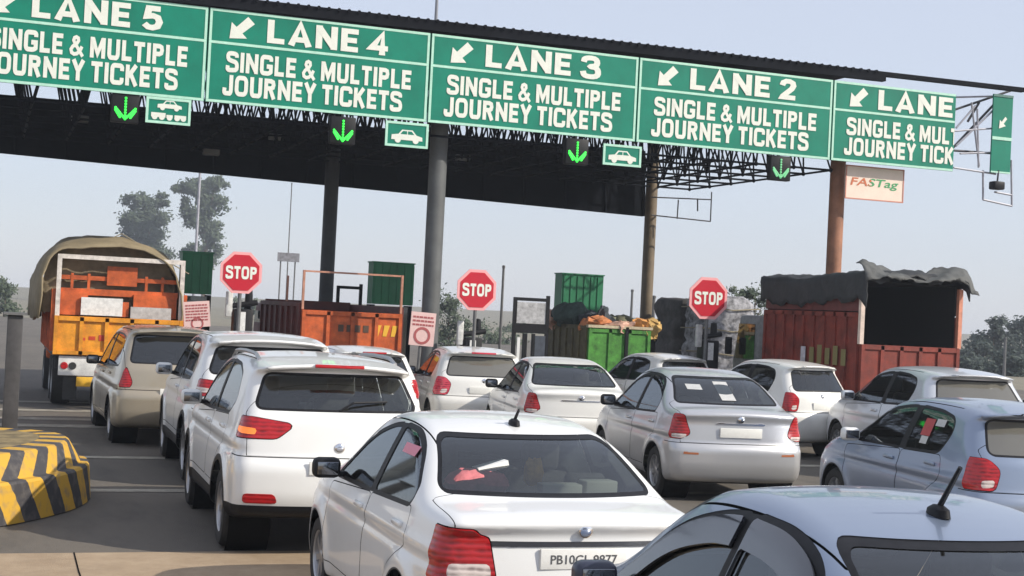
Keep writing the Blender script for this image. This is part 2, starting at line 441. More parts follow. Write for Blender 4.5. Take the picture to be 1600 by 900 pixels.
    def carve(s, dst, fn, src='paint'):
        """move the part of region src where fn(V, N) < 0 to region dst, cutting triangles on the line"""
        T = s.R[src]
        if len(T) == 0: s.R.setdefault(dst, np.zeros((0, 3), int)); return
        used = np.unique(T); fv = np.ones(len(s.V)); fv[used] = fn(s.V[used], s.N[used])
        fv[np.abs(fv) < 1e-6] = 1e-6
        ins = fv[T] < 0; c = ins.sum(1)
        tin = [T[c == 3]]; tout = [T[c == 0]]
        nv = []; nn = []; memo = {}; base = len(s.V)
        def mid(i, j):
            key = (i, j) if i < j else (j, i)
            if key not in memo:
                t = fv[i]/(fv[i]-fv[j]); memo[key] = base+len(nv)
                nv.append(s.V[i]+(s.V[j]-s.V[i])*t); n = s.N[i]+(s.N[j]-s.N[i])*t; nn.append(n/np.linalg.norm(n))
            return memo[key]
        a_in, a_out = [], []
        for tri in T[(c == 1) | (c == 2)]:
            a, b, d = (int(q) for q in tri)
            k = [fv[a] < 0, fv[b] < 0, fv[d] < 0]
            lone = k.index(True) if sum(k) == 1 else k.index(False)
            a, b, d = [(a, b, d), (b, d, a), (d, a, b)][lone]
            p, q = mid(a, b), mid(a, d)
            one = [(a, p, q)]; two = [(p, b, d), (p, d, q)]
            if sum(k) == 1: a_in += one; a_out += two
            else: a_out += one; a_in += two
        if nv: s.V = np.concatenate([s.V, nv]); s.N = np.concatenate([s.N, nn])
        if a_in: tin.append(np.array(a_in))
        if a_out: tout.append(np.array(a_out))
        s.R[src] = np.concatenate(tout)
        s.R[dst] = np.concatenate([s.R.get(dst, np.zeros((0, 3), int))]+tin)
    def get(s, name, side=0, off=0, skirt=0):
        T = s.R.get(name, np.zeros((0, 3), int))
        if side and len(T): T = T[np.sign(s.V[T][:, :, 0].mean(1)) == side]
        if len(T) == 0: return None
        u, inv = np.unique(T, return_inverse=True); T2 = inv.reshape(-1, 3)
        V = s.V[u]+s.N[u]*off; N = s.N[u]
        if skirt:
            E = np.concatenate([T2[:, [0, 1]], T2[:, [1, 2]], T2[:, [2, 0]]])
            key = np.sort(E, 1); _, ii, cc = np.unique(key, axis=0, return_index=True, return_counts=True)
            B = E[ii[cc == 1]]; k = len(V)
            d = V[B[:, 1]]-V[B[:, 0]]; nn = np.cross(d, N[B[:, 0]]); nn /= np.maximum(np.linalg.norm(nn, axis=1), 1e-9)[:, None]
            nb = len(B)
            V = np.concatenate([V, V[B[:, 0]], V[B[:, 1]], V[B[:, 0]]-N[B[:, 0]]*skirt, V[B[:, 1]]-N[B[:, 1]]*skirt])
            N = np.concatenate([N, nn, nn, nn, nn]); r = np.arange(nb)
            T2 = np.concatenate([T2, np.stack([k+r, k+2*nb+r, k+3*nb+r], 1), np.stack([k+r, k+3*nb+r, k+nb+r], 1)])
        return V, T2, N
    def side_x(s, y, z):
        """half-width of the shell at height z"""
        xs = np.linspace(.3, 1.05, 76); P = np.stack([xs, np.full(76, y), np.full(76, z)], 1)
        v = s.F(P); i = int(np.argmax(v > 0)); return xs[max(i, 1)-1]+.01*(-v[max(i, 1)-1])/(v[max(i, 1)]-v[max(i, 1)-1]+1e-9)
    def rear_y(s, x, z):
        ys = np.linspace(-.2, 1.6, 181); P = np.stack([np.full(181, x), ys, np.full(181, z)], 1)
        v = s.F(P); i = int(np.argmax(v < 0)); return ys[i]

MODELS = {}
MODELS['sedan'] = dict(L=3.995, W=.868, rw=.30, ra=.345, axles=(.78, 3.23), tum=.40, belt=((.6, 1.04), (3.0, .93)), crease=.78,
    sil=[(.30, .20, .05), (.06, .26, .08), (0, .42, .08), (0, .61, .05), (.045, .68, .03), (.075, .955, .03), (.015, 1.03, .045), (.12, 1.075, .08), (.52, 1.11, .12), (1.05, 1.405, .32), (1.55, 1.505, .4), (2.1, 1.512, .4), (2.5, 1.44, .35), (3.12, 1.05, .15), (3.7, .90, .3), (3.95, .74, .12), (3.995, .5, .1), (3.95, .24, .08), (3.7, .19, .05)],
    fwin=[(2.86, .965, .04), (2.38, 1.29, .2), (2.02, 1.385, .2), (1.83, 1.405, .02), (1.86, .99, .02)],
    rwin=[(1.75, .995, .02), (1.73, 1.41, .02), (1.42, 1.40, .15), (1.12, 1.31, .15), (.82, 1.10, .06), (.88, 1.03, .03)],
    rglass=[(-.66, 1.135, .04), (-.54, 1.40, .06), (.54, 1.40, .06), (.66, 1.135, .04)],
    wglass=[(-.70, 1.08, .05), (-.55, 1.425, .08), (.55, 1.425, .08), (.70, 1.08, .05)],
    light=[(1.2, 1.0, .0), (.63, .985, .02), (.60, .955, .01), (.545, .94, .02), (.505, .715, .03), (.62, .68, .03), (1.2, .715, 0)], lighty=.30,
    lens2=[(.76, .795, .02), (.545, .80, .02), (.528, .735, .02), (.62, .705, .02), (.77, .715, .02)],
    doors=([(2.90, .34), (2.97, .9), (1.81, .97), (1.80, .34)], [(1.79, .34), (1.80, .97), (.80, 1.02), (.78, .80), (1.10, .62), (1.17, .34)]),
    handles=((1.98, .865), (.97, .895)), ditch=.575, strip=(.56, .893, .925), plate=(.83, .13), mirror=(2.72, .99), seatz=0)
MODELS['compact_sedan'] = dict(L=3.9, W=.855, rw=.30, ra=.345, axles=(.72, 3.12), tum=.38, belt=((.6, 1.03), (3.0, .93)), crease=.74, rad=.11,
    sil=[(.30, .20, .05), (.05, .25, .08), (0, .40, .08), (0, .64, .06), (.05, .70, .03), (.07, .96, .05), (.03, 1.06, .06), (.14, 1.11, .08), (.42, 1.13, .12), (.95, 1.43, .34), (1.5, 1.535, .4), (2.05, 1.54, .4), (2.45, 1.46, .35), (3.05, 1.06, .15), (3.6, .92, .3), (3.85, .74, .12), (3.9, .5, .1), (3.86, .24, .08), (3.6, .19, .05)],
    fwin=[(2.80, .97, .04), (2.33, 1.31, .2), (1.97, 1.41, .2), (1.76, 1.43, .02), (1.79, .985, .02)],
    rwin=[(1.69, .99, .02), (1.67, 1.435, .02), (1.36, 1.425, .15), (1.05, 1.34, .18), (.86, 1.14, .08), (.93, 1.02, .04)],
    rglass=[(-.64, 1.16, .04), (-.52, 1.43, .06), (.52, 1.43, .06), (.64, 1.16, .04)],
    wglass=[(-.68, 1.09, .05), (-.54, 1.45, .08), (.54, 1.45, .08), (.68, 1.09, .05)],
    light=[(1.2, 1.05, 0), (.68, 1.03, .03), (.60, .80, .04), (.72, .74, .03), (1.2, .77, 0)], lighty=.26,
    lens2=[(.80, .80, .02), (.65, .80, .02), (.63, .765, .02), (.72, .75, .02), (.80, .755, .02)],
    doors=([(2.83, .34), (2.92, .9), (1.74, .97), (1.73, .34)], [(1.72, .34), (1.73, .97), (.80, 1.0), (.76, .80), (1.06, .62), (1.12, .34)]),
    handles=((1.92, .86), (.95, .89)), ditch=.57, strip=(.30, .925, .95), plate=(.83, .13), mirror=(2.66, 1.0), slots=True)
MODELS['hatch'] = dict(L=3.84, W=.868, rw=.30, ra=.345, axles=(.62, 3.05), tum=.36, belt=((.6, 1.02), (2.9, .95)), crease=.74, rad=.12,
    sil=[(.35, .22, .05), (.07, .27, .08), (0, .45, .08), (0, .66, .06), (.06, .73, .04), (.11, 1.03, .08), (.44, 1.41, .05), (.29, 1.44, .02), (.285, 1.465, .02), (.9, 1.525, .4), (1.7, 1.535, .5), (2.25, 1.46, .35), (2.92, 1.06, .15), (3.5, .93, .3), (3.78, .76, .12), (3.84, .5, .1), (3.8, .25, .08), (3.5, .2, .05)],
    fwin=[(2.70, .985, .03), (2.2, 1.33, .2), (1.8, 1.40, .15), (1.62, 1.41, .02), (1.66, 1.0, .02)],
    rwin=[(1.54, 1.0, .02), (1.5, 1.415, .02), (1.1, 1.40, .1), (.80, 1.35, .08), (.74, 1.22, .10), (.86, 1.03, .06)],
    rglass=[(-.63, 1.075, .06), (-.53, 1.37, .06), (.53, 1.37, .06), (.63, 1.075, .06)],
    wglass=[(-.68, 1.09, .05), (-.54, 1.45, .08), (.54, 1.45, .08), (.68, 1.09, .05)],
    light=[(1.2, 1.05, 0), (.66, 1.03, .04), (.56, .93, .05), (.62, .74, .05), (1.2, .74, 0)], lighty=.32,
    lens2=[(.74, .83, .03), (.615, .84, .03), (.64, .77, .02), (.74, .76, .02)],
    doors=([(2.75, .34), (2.85, .9), (1.61, .975), (1.60, .34)], [(1.59, .34), (1.60, .975), (.80, 1.0), (.72, .80), (.98, .62), (1.04, .34)]),
    handles=((1.8, .87), (.95, .90)), ditch=.57, plate=(.83, .10), mirror=(2.55, 1.0), high=True)
MODELS['suv'] = dict(L=4.27, W=.885, rw=.335, ra=.40, axles=(.84, 3.43), tum=.30, belt=((.6, 1.16), (3.1, 1.06)), crease=.88, rad=.10,
    sil=[(.35, .30, .05), (.06, .36, .06), (0, .5, .06), (0, .76, .06), (.06, .84, .04), (.10, 1.18, .07), (.42, 1.54, .05), (.24, 1.575, .02), (.235, 1.605, .02), (.8, 1.66, .3), (2.1, 1.665, .5), (2.7, 1.58, .3), (3.35, 1.15, .15), (4.0, 1.04, .25), (4.22, .87, .12), (4.27, .55, .1), (4.2, .32, .08), (3.9, .27, .05)],
    fwin=[(3.05, 1.09, .03), (2.55, 1.42, .2), (2.2, 1.52, .15), (1.94, 1.54, .02), (1.97, 1.11, .02)],
    rwin=[(1.86, 1.115, .02), (1.84, 1.545, .02), (1.3, 1.53, .1), (.98, 1.46, .06), (.80, 1.27, .04), (1.0, 1.15, .04)],
    rglass=[(-.68, 1.235, .06), (-.58, 1.50, .05), (.58, 1.50, .05), (.68, 1.235, .06)],
    wglass=[(-.72, 1.17, .05), (-.58, 1.58, .08), (.58, 1.58, .08), (.72, 1.17, .05)],
    light=[(1.2, 1.165, 0), (.70, 1.155, .03), (.42, 1.115, .02), (.395, 1.085, .03), (.52, .985, .04), (1.2, .985, 0)], lighty=.34,
    lens2=[(.81, 1.075, .02), (.68, 1.065, .02), (.69, 1.015, .02), (.81, 1.02, .02)],
    doors=([(3.05, .5), (3.12, 1.0), (1.92, 1.08), (1.90, .5)], [(1.89, .5), (1.90, 1.08), (.96, 1.12), (.90, .95), (1.24, .75), (1.30, .5)]),
    handles=((2.1, .98), (1.12, 1.01)), ditch=.60, plate=(.76, .10), mirror=(2.86, 1.11), clad=.44, reflector=(.50, .78, .46, .54), high=True, rails=True)
MODELS['mpv'] = dict(L=4.5, W=.88, rw=.32, ra=.37, axles=(.86, 3.55), tum=.26, belt=((.6, 1.13), (3.4, 1.0)), crease=.80, rad=.10,
    sil=[(.35, .24, .05), (.05, .3, .08), (0, .45, .06), (0, .74, .06), (.07, .81, .04), (.11, 1.14, .06), (.48, 1.60, .05), (.36, 1.64, .02), (.36, 1.665, .02), (.9, 1.70, .3), (2.4, 1.71, .5), (2.95, 1.61, .3), (3.7, 1.11, .15), (4.22, .98, .25), (4.45, .8, .12), (4.5, .5, .1), (4.42, .25, .08), (4.1, .22, .05)],
    fwin=[(3.35, 1.04, .03), (2.75, 1.44, .2), (2.45, 1.53, .15), (2.2, 1.55, .02), (2.24, 1.07, .02)],
    rwin=[(2.12, 1.075, .02), (2.08, 1.555, .02), (1.3, 1.55, .02), (.80, 1.52, .06), (.52, 1.20, .04), (.60, 1.14, .04)],
    rglass=[(-.66, 1.20, .05), (-.58, 1.57, .05), (.58, 1.57, .05), (.66, 1.20, .05)],
    wglass=[(-.72, 1.13, .05), (-.58, 1.62, .08), (.58, 1.62, .08), (.72, 1.13, .05)],
    light=[(1.2, 1.32, 0), (.79, 1.30, .02), (.64, .92, .03), (.66, .84, .03), (1.2, .84, 0)], lighty=.22, lens2=None,
    doors=([(3.3, .36), (3.4, .95), (2.19, 1.05), (2.18, .36)], [(2.17, .36), (2.18, 1.05), (1.22, 1.09), (1.18, .75), (1.30, .60), (1.32, .36)]),
    handles=((2.38, .95), (1.40, .98)), ditch=.60, plate=(.78, .10), mirror=(3.1, 1.06), high=False)

_cache = {}
def shell(kind, h):
    if (kind, h) in _cache: return _cache[kind, h]
    m = MODELS[kind]; s = Shell(m, h)
    def side(poly, lim=.3):
        Q = fillet(poly); return lambda V, N: np.maximum(sdf(V[:, 1:], Q), (lim-np.abs(N[:, 0]))*.15)
    def grow(fn, d): return lambda V, N: fn(V, N)-d
    def rear(poly, lim):
        Q = fillet(poly); return lambda V, N: np.maximum(sdf(V[:, [0, 2]], Q), (V[:, 1]-lim))
    def absr(poly, ylim):
        Q = fillet(poly)
        return lambda V, N: np.maximum(sdf(np.stack([np.abs(V[:, 0]), V[:, 2]], 1), Q), V[:, 1]-ylim)
    L = m['L']
    for k, yw in enumerate(m['axles']):
        rim = .05 if m.get('clad') else .012
        s.carve('void', lambda V, N: np.maximum(np.hypot(V[:, 1]-yw, V[:, 2]-m['rw'])-m['ra'], .56-np.abs(V[:, 0])))
        s.carve('arch', lambda V, N: np.maximum(np.hypot(V[:, 1]-yw, V[:, 2]-m['rw'])-m['ra']-rim, .56-np.abs(V[:, 0])))
    if m.get('clad'): s.carve('arch', lambda V, N: V[:, 2]-m['clad'])
    else: s.carve('arch', lambda V, N: V[:, 2]-.235)
    # glazing
    fw, rw = side(m['fwin']), side(m['rwin'])
    s.carve('front_window', fw); s.carve('rear_window', rw)
    s.carve('trim', grow(fw, .028)); s.carve('trim', grow(rw, .028))
    pb = fillet([(m['fwin'][4][0]+.01, m['fwin'][4][1]-.02), (m['fwin'][3][0]+.01, m['fwin'][3][1]+.02), (m['rwin'][1][0]-.01, m['rwin'][1][1]+.02), (m['rwin'][0][0]-.01, m['rwin'][0][1]-.02)])
    s.carve('trim', lambda V, N: np.maximum(sdf(V[:, 1:], pb), (.3-np.abs(N[:, 0]))*.15))
    rg = rear(m['rglass'], L*.5); s.carve('back_glass', rg); s.carve('trim', grow(rg, .022))
    Qw = fillet(m['wglass'])
    wg = lambda V, N: np.maximum(sdf(V[:, [0, 2]], Qw), L*.55-V[:, 1])
    s.carve('windscreen', wg); s.carve('trim', grow(wg, .025))
    # lamps
    lt = absr(m['light'], m['lighty'])
    if m['lens2']: s.carve('lens2', absr(m['lens2'], m['lighty']))
    s.carve('light', lt); s.carve('gap', grow(lt, .007))
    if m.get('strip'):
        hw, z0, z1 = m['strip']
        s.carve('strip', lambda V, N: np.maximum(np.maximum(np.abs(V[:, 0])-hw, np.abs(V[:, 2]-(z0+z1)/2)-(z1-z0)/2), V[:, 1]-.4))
    if m.get('reflector'):
        x0, x1, z0, z1 = m['reflector']
        s.carve('reflector', absr([(x0, z0, .03), (x0+.03, z1, .03), (x1, z1, .03), (x1, z0, .03)], .4))
    if m.get('slots'):
        s.carve('slot', absr([(.50, .595, .02), (.70, .595, .02), (.70, .565, .02), (.50, .565, .02)], .4))
    # bumper line and tailgate line
    zb = m['sil'][4][1]
    s.carve('upper', lambda V, N: np.maximum(zb-V[:, 2], V[:, 1]-.55))
    s.carve('gap', lambda V, N: np.maximum(zb-.008-V[:, 2], V[:, 1]-.40))
    s.carve('paint', lambda V, N: V[:, 2]*0-1, 'upper')
    if 'light' in m:
        xg = m['light'][2][0]
        # shut line of the tailgate / boot, beside the lamps
        tl = lambda V, N: np.maximum(np.maximum(np.abs(V[:, 0])-(W_ := m['rglass'][3][0]+.075), V[:, 1]-(.62 if not m.get('high') else .30)), zb+.004-V[:, 2])
        s.carve('tail', tl); s.carve('gap', lambda V, N: np.maximum(tl(V, N)-.005, zb+.002-V[:, 2]))
    # doors
    for i, dp in enumerate(m['doors']):
        Q = fillet([(*p, .05) for p in dp]); dn = ('front_door', 'rear_door')[i]
        f = lambda V, N: np.maximum(sdf(V[:, 1:], Q), (.3-np.abs(N[:, 0]))*.15)
        s.carve(dn, grow(f, -.004)); s.carve('gap', grow(f, .003))
    # roof ditch
    dx = m['ditch']; zl = m['rwin'][1][1]+.03
    top = lambda V: np.maximum((.55-0)*0+zl-V[:, 2], 0)
    s.carve('roof', lambda V, N: np.maximum(np.maximum(np.abs(V[:, 0])-dx, zl-.10-V[:, 2]), np.maximum(.80-V[:, 1], V[:, 1]-L*.66)))
    s.carve('ditch', lambda V, N: np.maximum(np.maximum(np.abs(V[:, 0])-dx-.010, zl-.10-V[:, 2]), np.maximum(.80-V[:, 1], V[:, 1]-L*.66)))
    _cache[kind, h] = s
    return s

def wheel(parent, x, y, r, sgn, wd=.2):
    wh = D.objects.new('wheel', None); COL.objects.link(wh); wh.parent = parent; wh.location = (x, y, r)
    M = Matrix.Rotation(PI/2*sgn, 4, 'Y')
    h = wd/2
    MB().lathe([(r*.60, -h*.9), (r*.66, -h), (r*.93, -h), (r, -h*.7), (r, h*.7), (r*.93, h), (r*.70, h*1.03), (r*.64, h*.95), (r*.62, h*.6)], 36, M).build('tyre', RUBBER, wh, smooth=True)
    rm = MB().lathe([(r*.64, h*.95), (r*.60, h*.86), (r*.57, h*.45), (.02, h*.4)], 36, M)
    rm.lathe([(r*.16, h*.45), (r*.16, h*.75), (r*.12, h*.82), (.001, h*.82)], 18, M)
    for k in range(7):
        a = 2*PI*k/7
        R = M @ Matrix.Rotation(a, 4, 'Z')
        rm.box(r*.10, r*.60, -.022, .022, h*.5, h*.76, R)
    rm.build('rim', ALLOY, wh, smooth=True)
    return wh

def rbox(name, c, s, m, parent, bevel=.03, rx=0, rz=0, ry=0):
    M = Matrix.Translation(c) @ Matrix.Rotation(rz, 4, 'Z') @ Matrix.Rotation(rx, 4, 'X') @ Matrix.Rotation(ry, 4, 'Y')
    return MB().box(-s[0]/2, s[0]/2, -s[1]/2, s[1]/2, -s[2]/2, s[2]/2, M).build(name, m, parent, bevel, seg=3)

def make_car(kind, name, label, cat, loc, yaw, pm, h=.03, group='cars queueing at the toll plaza', scale=(1, 1, 1), tint='clear',
             lens=REDL, lens2=CLEARL, mirror=None, plate=True, seat=SEATM, strip=CHROME, antenna=False, interior=True, wiper=False, visor=False, badge=True, ditch=True, rails=True, back=None, high=True):
    s = shell(kind, h); m = MODELS[kind]
    t = thing(name, label, cat, (loc[0], loc[1], 0), yaw, group); t.scale = scale
    def emit(reg, nm, mt, side=0, off=0, skirt=0, parent=t):
        g = s.get(reg, side, off, skirt)
        if g is None: return None
        return mesh_obj(nm, g[0], g[1], mt, parent, normals=g[2])
    # shell of paint: fenders, pillars, bumper in one, then bonnet-to-roof pieces
    V, T, N = s.get('paint'); Vs, Ts, Ns = [V], [T], [N]
    emit('paint', 'body', pm)
    for r_, n_ in (('roof', 'roof'), ('tail', 'tailgate')): emit(r_, n_, pm)
    emit('gap', 'panel_gap', GAP, off=-.004)
    if ditch: emit('ditch', 'roof_seal', GAP, off=-.006)
    else: emit('ditch', 'roof_seal', pm)
    emit('trim', 'window_trim', BLACK, off=-.003)
    emit('arch', 'lower_cladding', BLACK if m.get('clad') else mat('sill_grey', (.05, .05, .05), .7), off=.004 if m.get('clad') else 0)
    g = WIN[tint]
    if visor:
        for r_, k_ in (('front_window', 'fwin'), ('rear_window', 'rwin')):
            Qv = fillet(m[k_]); s.carve('visor', lambda V, N: -sdf(V[:, 1:]+np.array([0, .115]), Qv), r_)
    for sd_ in (-1, 1):
        wn = emit('front_window', 'side_window', g, sd_, -.008)
        if visor: emit('visor', 'window_visor', mat('visor_smoke', (.02, .022, .03), .12, coat=1), sd_, .016, .012)
        wn = emit('rear_window', 'side_window', g, sd_, -.008)
        emit('light', 'tail_light', lens, sd_, .008, .03)
        if m['lens2']: emit('lens2', 'reversing_lens', lens2, sd_, .008, .03)
        if m.get('reflector'): emit('reflector', 'reflector', REDL, sd_, .005, .02)
        if m.get('slots'): emit('slot', 'bumper_slot', mat('reflector_amber', (.4, .13, .05), .3), sd_, .003, .01)
        for k in range(2):
            dn = ('front_door', 'rear_door')[k]
            d = emit(dn, 'door', pm, sd_)
            hy, hz = m['handles'][k]; hx = s.side_x(hy, hz)
            rbox('handle', (sd_*(hx+.012), hy, hz), (.03, .19, .035), pm, d, .012)
    emit('back_glass', 'rear_window', WIN[back] if back else g, off=-.006); emit('windscreen', 'windscreen', GL_CLEAR, off=-.006)
    if m.get('strip'): emit('strip', 'boot_strip_or_shade', strip, off=.008, skirt=.02)
    # wheels and inner arches
    for yw in m['axles']:
        for sd_ in (-1, 1):
            wheel(t, sd_*(m['W']-.115), yw, m['rw'], sd_)
            R = Matrix.Translation((0, yw, m['rw'])) @ Matrix.Rotation(PI/2, 4, 'Y')
            x0, x1 = sorted((sd_*.48, sd_*(m['W']-.05)))
            MB().lathe([(.03, x0 if sd_ > 0 else x1), (m['ra']+.005, x0 if sd_ > 0 else x1), (m['ra']+.005, x1 if sd_ > 0 else x0)], 30, R).build('wheel_arch', GAP, t, smooth=True)
    # mirrors
    my, mz = m['mirror']; mx = s.side_x(my, mz-.02)
    for sd_ in (-1, 1):
        mb = rbox('mirror', (sd_*(mx+.13), my, mz+.03), (.20, .13, .145), mirror or pm, t, .045)
        MB().box(min(sd_*(mx-.02), sd_*(mx+.07)), max(sd_*(mx-.02), sd_*(mx+.07)), my-.02, my+.03, mz-.035, mz+.005).build('mirror_arm', BLACK, mb, .008)
        rbox('mirror_glass', (sd_*(mx+.13), my-.062, mz+.03), (.15, .012, .09), mat('mirror_face', (.22, .23, .25), .08, 1), mb, .004)
    # plate
    if plate:
        pz, ph = m['plate']; py = s.rear_y(0, pz)
        pl = rbox('number_plate', (0, py-.012, pz), (.52, .018, .115), PLATE, t, .004)
    if badge:
        bz = m['plate'][0]+.16; by = s.rear_y(0, bz)
        bd = MB().lathe([(.001, .012), (.032, .012), (.042, .004), (.042, 0)], 24, Matrix.Translation((0, by-.004, bz)) @ Matrix.Rotation(PI/2, 4, 'X')).build('badge', CHROME, t, smooth=True)
    if m.get('high') and high:
        sp = m['sil'][8]; rbox('high_brake_light', (0, s.rear_y(0, sp[1]-.012)-.006, sp[1]-.014), (.42, .03, .030), lens, t, .006)
    if wiper:
        gz = m['rglass'][0][1]+.02; gy = s.rear_y(0, gz)
        MB().tube([(0, gy-.03, gz-.03), (.12, gy-.01, gz+.04), (.42, s.rear_y(.42, gz+.05)-.02, gz+.05)], .010, 6).build('rear_wiper', BLACK, t)
    if antenna:
        az = m['sil'][9][1]; 
        ax, ay = 0, 1.36
        zs = np.linspace(1.2, 1.75, 111); v = s.F(np.stack([zs*0+ax, zs*0+ay, zs], 1)); az = zs[int(np.argmax(v > 0))]
        an = MB().lathe([(.045, -.01), (.04, .02), (.02, .035), (.001, .036)], 16, Matrix.Translation((ax, ay, az)) @ Matrix.Diagonal((.8, 1.5, 1, 1))).build('antenna', BLACK, t, smooth=True)
        MB().tube([(ax, ay, az+.02), (ax+.01, ay-.12*antenna, az+.02+.17*antenna)], [.012, .009], 6).build('rod', BLACK, an)
    if m.get('rails') and rails:
        for sd_ in (-1, 1):
            P = []
            for yy in np.linspace(.75, 2.45, 9):
                zs = np.linspace(1.3, 1.8, 101); v = s.F(np.stack([zs*0+.60, zs*0+yy, zs], 1)); z_ = zs[int(np.argmax(v > 0))]
                P.append((sd_*.60, yy, z_+(.035 if .8 < yy < 2.4 else -.005)))
            MB().tube(P, .018, 8).build('roof_rail', ALLOY, t, smooth=True)
    if interior:
        yf = m['fwin'][4][0]+.10; yr = m['rwin'][2][0]-.32 if kind != 'mpv' else 1.35
        zs = .62+max(0, (m['sil'][0][1]-.2))
        for sd_ in (-1, 1):
            st = rbox('front_seat', (sd_*.36, yf-.05, zs+.17), (.48, .16, .66), seat, t, .06, rx=.18)
            rbox('headrest', (sd_*.36, yf-.14, zs+.60), (.26, .10, .19), seat, st, .04, rx=.12)
            rbox('cushion', (sd_*.36, yf+.28, zs-.18), (.50, .52, .16), seat, st, .06)
        rs = rbox('rear_seat', (0, yr, zs+.14), (1.24, .16, .58), seat, t, .06, rx=.22)
        for sd_ in (-1, 1):
            rbox('headrest', (sd_*.36, yr-.10, zs+.50), (.27, .09, .17), seat, rs, .04, rx=.15)
        rbox('cushion', (0, yr+.33, zs-.18), (1.24, .52, .16), seat, rs, .06)
        ds = rbox('dashboard', (0, m['fwin'][0][0]+.05, m['fwin'][0][1]-.12), (1.30, .42, .24), DASHM, t, .08)
        MB().lathe([(.165, -.012), (.19, -.012), (.19, .012), (.165, .012), (.165, -.012)], 24, Matrix.Translation((.36, m['fwin'][0][0]-.30, m['fwin'][0][1]-.06)) @ Matrix.Rotation(1.1, 4, 'X')).build('steering_wheel', DASHM, t, smooth=True)
        zs2 = m['rglass'][0][1]
        if kind in ('sedan', 'compact_sedan'):
            rbox('parcel_shelf', (0, .80, zs2-.07), (1.24, .50, .03), DASHM, t, .01)
        MB().box(-m['W']+.14, m['W']-.14, .45, m['L']-.9, m['sil'][0][1]+.06, m['sil'][0][1]+.10).build('cabin_floor', DASHM, t)
    return t

# ------------------------------------------------------------------ ground, road
def plane(name, x0, x1, y0, y1, z, m):
    return structure(mesh_obj(name, [(x0, y0, z), (x1, y0, z), (x1, y1, z), (x0, y1, z)], [(0, 1, 2, 3)], m))
def ground_mat(name, a, b, sc, rough=.9, bump=.3, stain=0, stainc=(.02, .02, .02), stretch=(1, 1, 1)):
    m, t, bs = new_mat(name); tc = t.nodes.new('ShaderNodeTexCoord')
    mp = t.nodes.new('ShaderNodeMapping'); mp.inputs['Scale'].default_value = stretch
    t.links.new(tc.outputs['Object'], mp.inputs[0])
    n = t.nodes.new('ShaderNodeTexNoise'); n.inputs['Scale'].default_value = sc; n.inputs['Detail'].default_value = 10; n.inputs['Roughness'].default_value = .7
    t.links.new(mp.outputs[0], n.inputs[0])
    r = t.nodes.new('ShaderNodeValToRGB'); r.color_ramp.elements[0].position = .32; r.color_ramp.elements[1].position = .68
    r.color_ramp.elements[0].color = (*a, 1); r.color_ramp.elements[1].color = (*b, 1)
    t.links.new(n.outputs['Fac'], r.inputs[0]); col = r.outputs[0]
    if stain:
        n2 = t.nodes.new('ShaderNodeTexNoise'); n2.inputs['Scale'].default_value = .55; n2.inputs['Detail'].default_value = 8; n2.inputs['Roughness'].default_value = .75
        t.links.new(mp.outputs[0], n2.inputs[0])
        r2 = t.nodes.new('ShaderNodeValToRGB'); r2.color_ramp.elements[0].position = .5; r2.color_ramp.elements[1].position = .7
        t.links.new(n2.outputs['Fac'], r2.inputs[0])
        mm = t.nodes.new('ShaderNodeMath'); mm.operation = 'MULTIPLY'; mm.inputs[1].default_value = stain; t.links.new(r2.outputs[0], mm.inputs[0])
        mx = t.nodes.new('ShaderNodeMix'); mx.data_type = 'RGBA'; t.links.new(mm.outputs[0], mx.inputs[0]); t.links.new(col, mx.inputs[6])
        mx.inputs[7].default_value = (*stainc, 1); col = mx.outputs[2]
    t.links.new(col, bs.inputs['Base Color']); bs.inputs['Roughness'].default_value = rough
    n3 = t.nodes.new('ShaderNodeTexNoise'); n3.inputs['Scale'].default_value = 90; n3.inputs['Detail'].default_value = 3
    t.links.new(tc.outputs['Object'], n3.inputs[0])
    bp = t.nodes.new('ShaderNodeBump'); bp.inputs['Strength'].default_value = bump; bp.inputs['Distance'].default_value = .01
    t.links.new(n3.outputs[0], bp.inputs['Height']); t.links.new(bp.outputs[0], bs.inputs['Normal'])
    return m
plane('ground', -2500, 2500, -300, 4500, -.02, ground_mat('dry_earth', (.16, .14, .10), (.22, .20, .14), .3))
ASPH = ground_mat('asphalt', (.085, .076, .064), (.165, .142, .115), 1.1, .9, .7, .8, (.040, .037, .034), (1, .30, 1))
CONC = ground_mat('concrete', (.30, .215, .135), (.41, .31, .205), 2.5, .9, .5, .5, (.17, .125, .085))
plane('road', -14, 40, 12.75, 110, -.012, ASPH)
plane('concrete_pavement', -14, 40, -30, 12.75, -.008, CONC)
# joints and a crack in the concrete slabs
cm = MB()
pts = [(1.95, 12.75), (1.92, 12.3), (1.99, 11.9), (1.93, 11.4), (1.98, 10.8), (1.94, 9.5), (1.97, 5)]
cr = MB().tube([(.80, 12.74, -.006), (.79, 11.9, -.006), (.80, 10.6, -.006)], .006, 5)
structure(cr.build('pavement_joint', GAP))
LINE = ground_mat('road_paint', (.22, .20, .165), (.46, .42, .34), 5, .85, .3, .85, (.10, .095, .085))
for i, (y, wd) in enumerate(((16.6, .24), (19.9, .26), (24.3, .50), (25.6, .42), (27.4, .40), (29.4, .4))):
    plane('road_marking', -5, 22, y, y+wd, -.006, LINE)

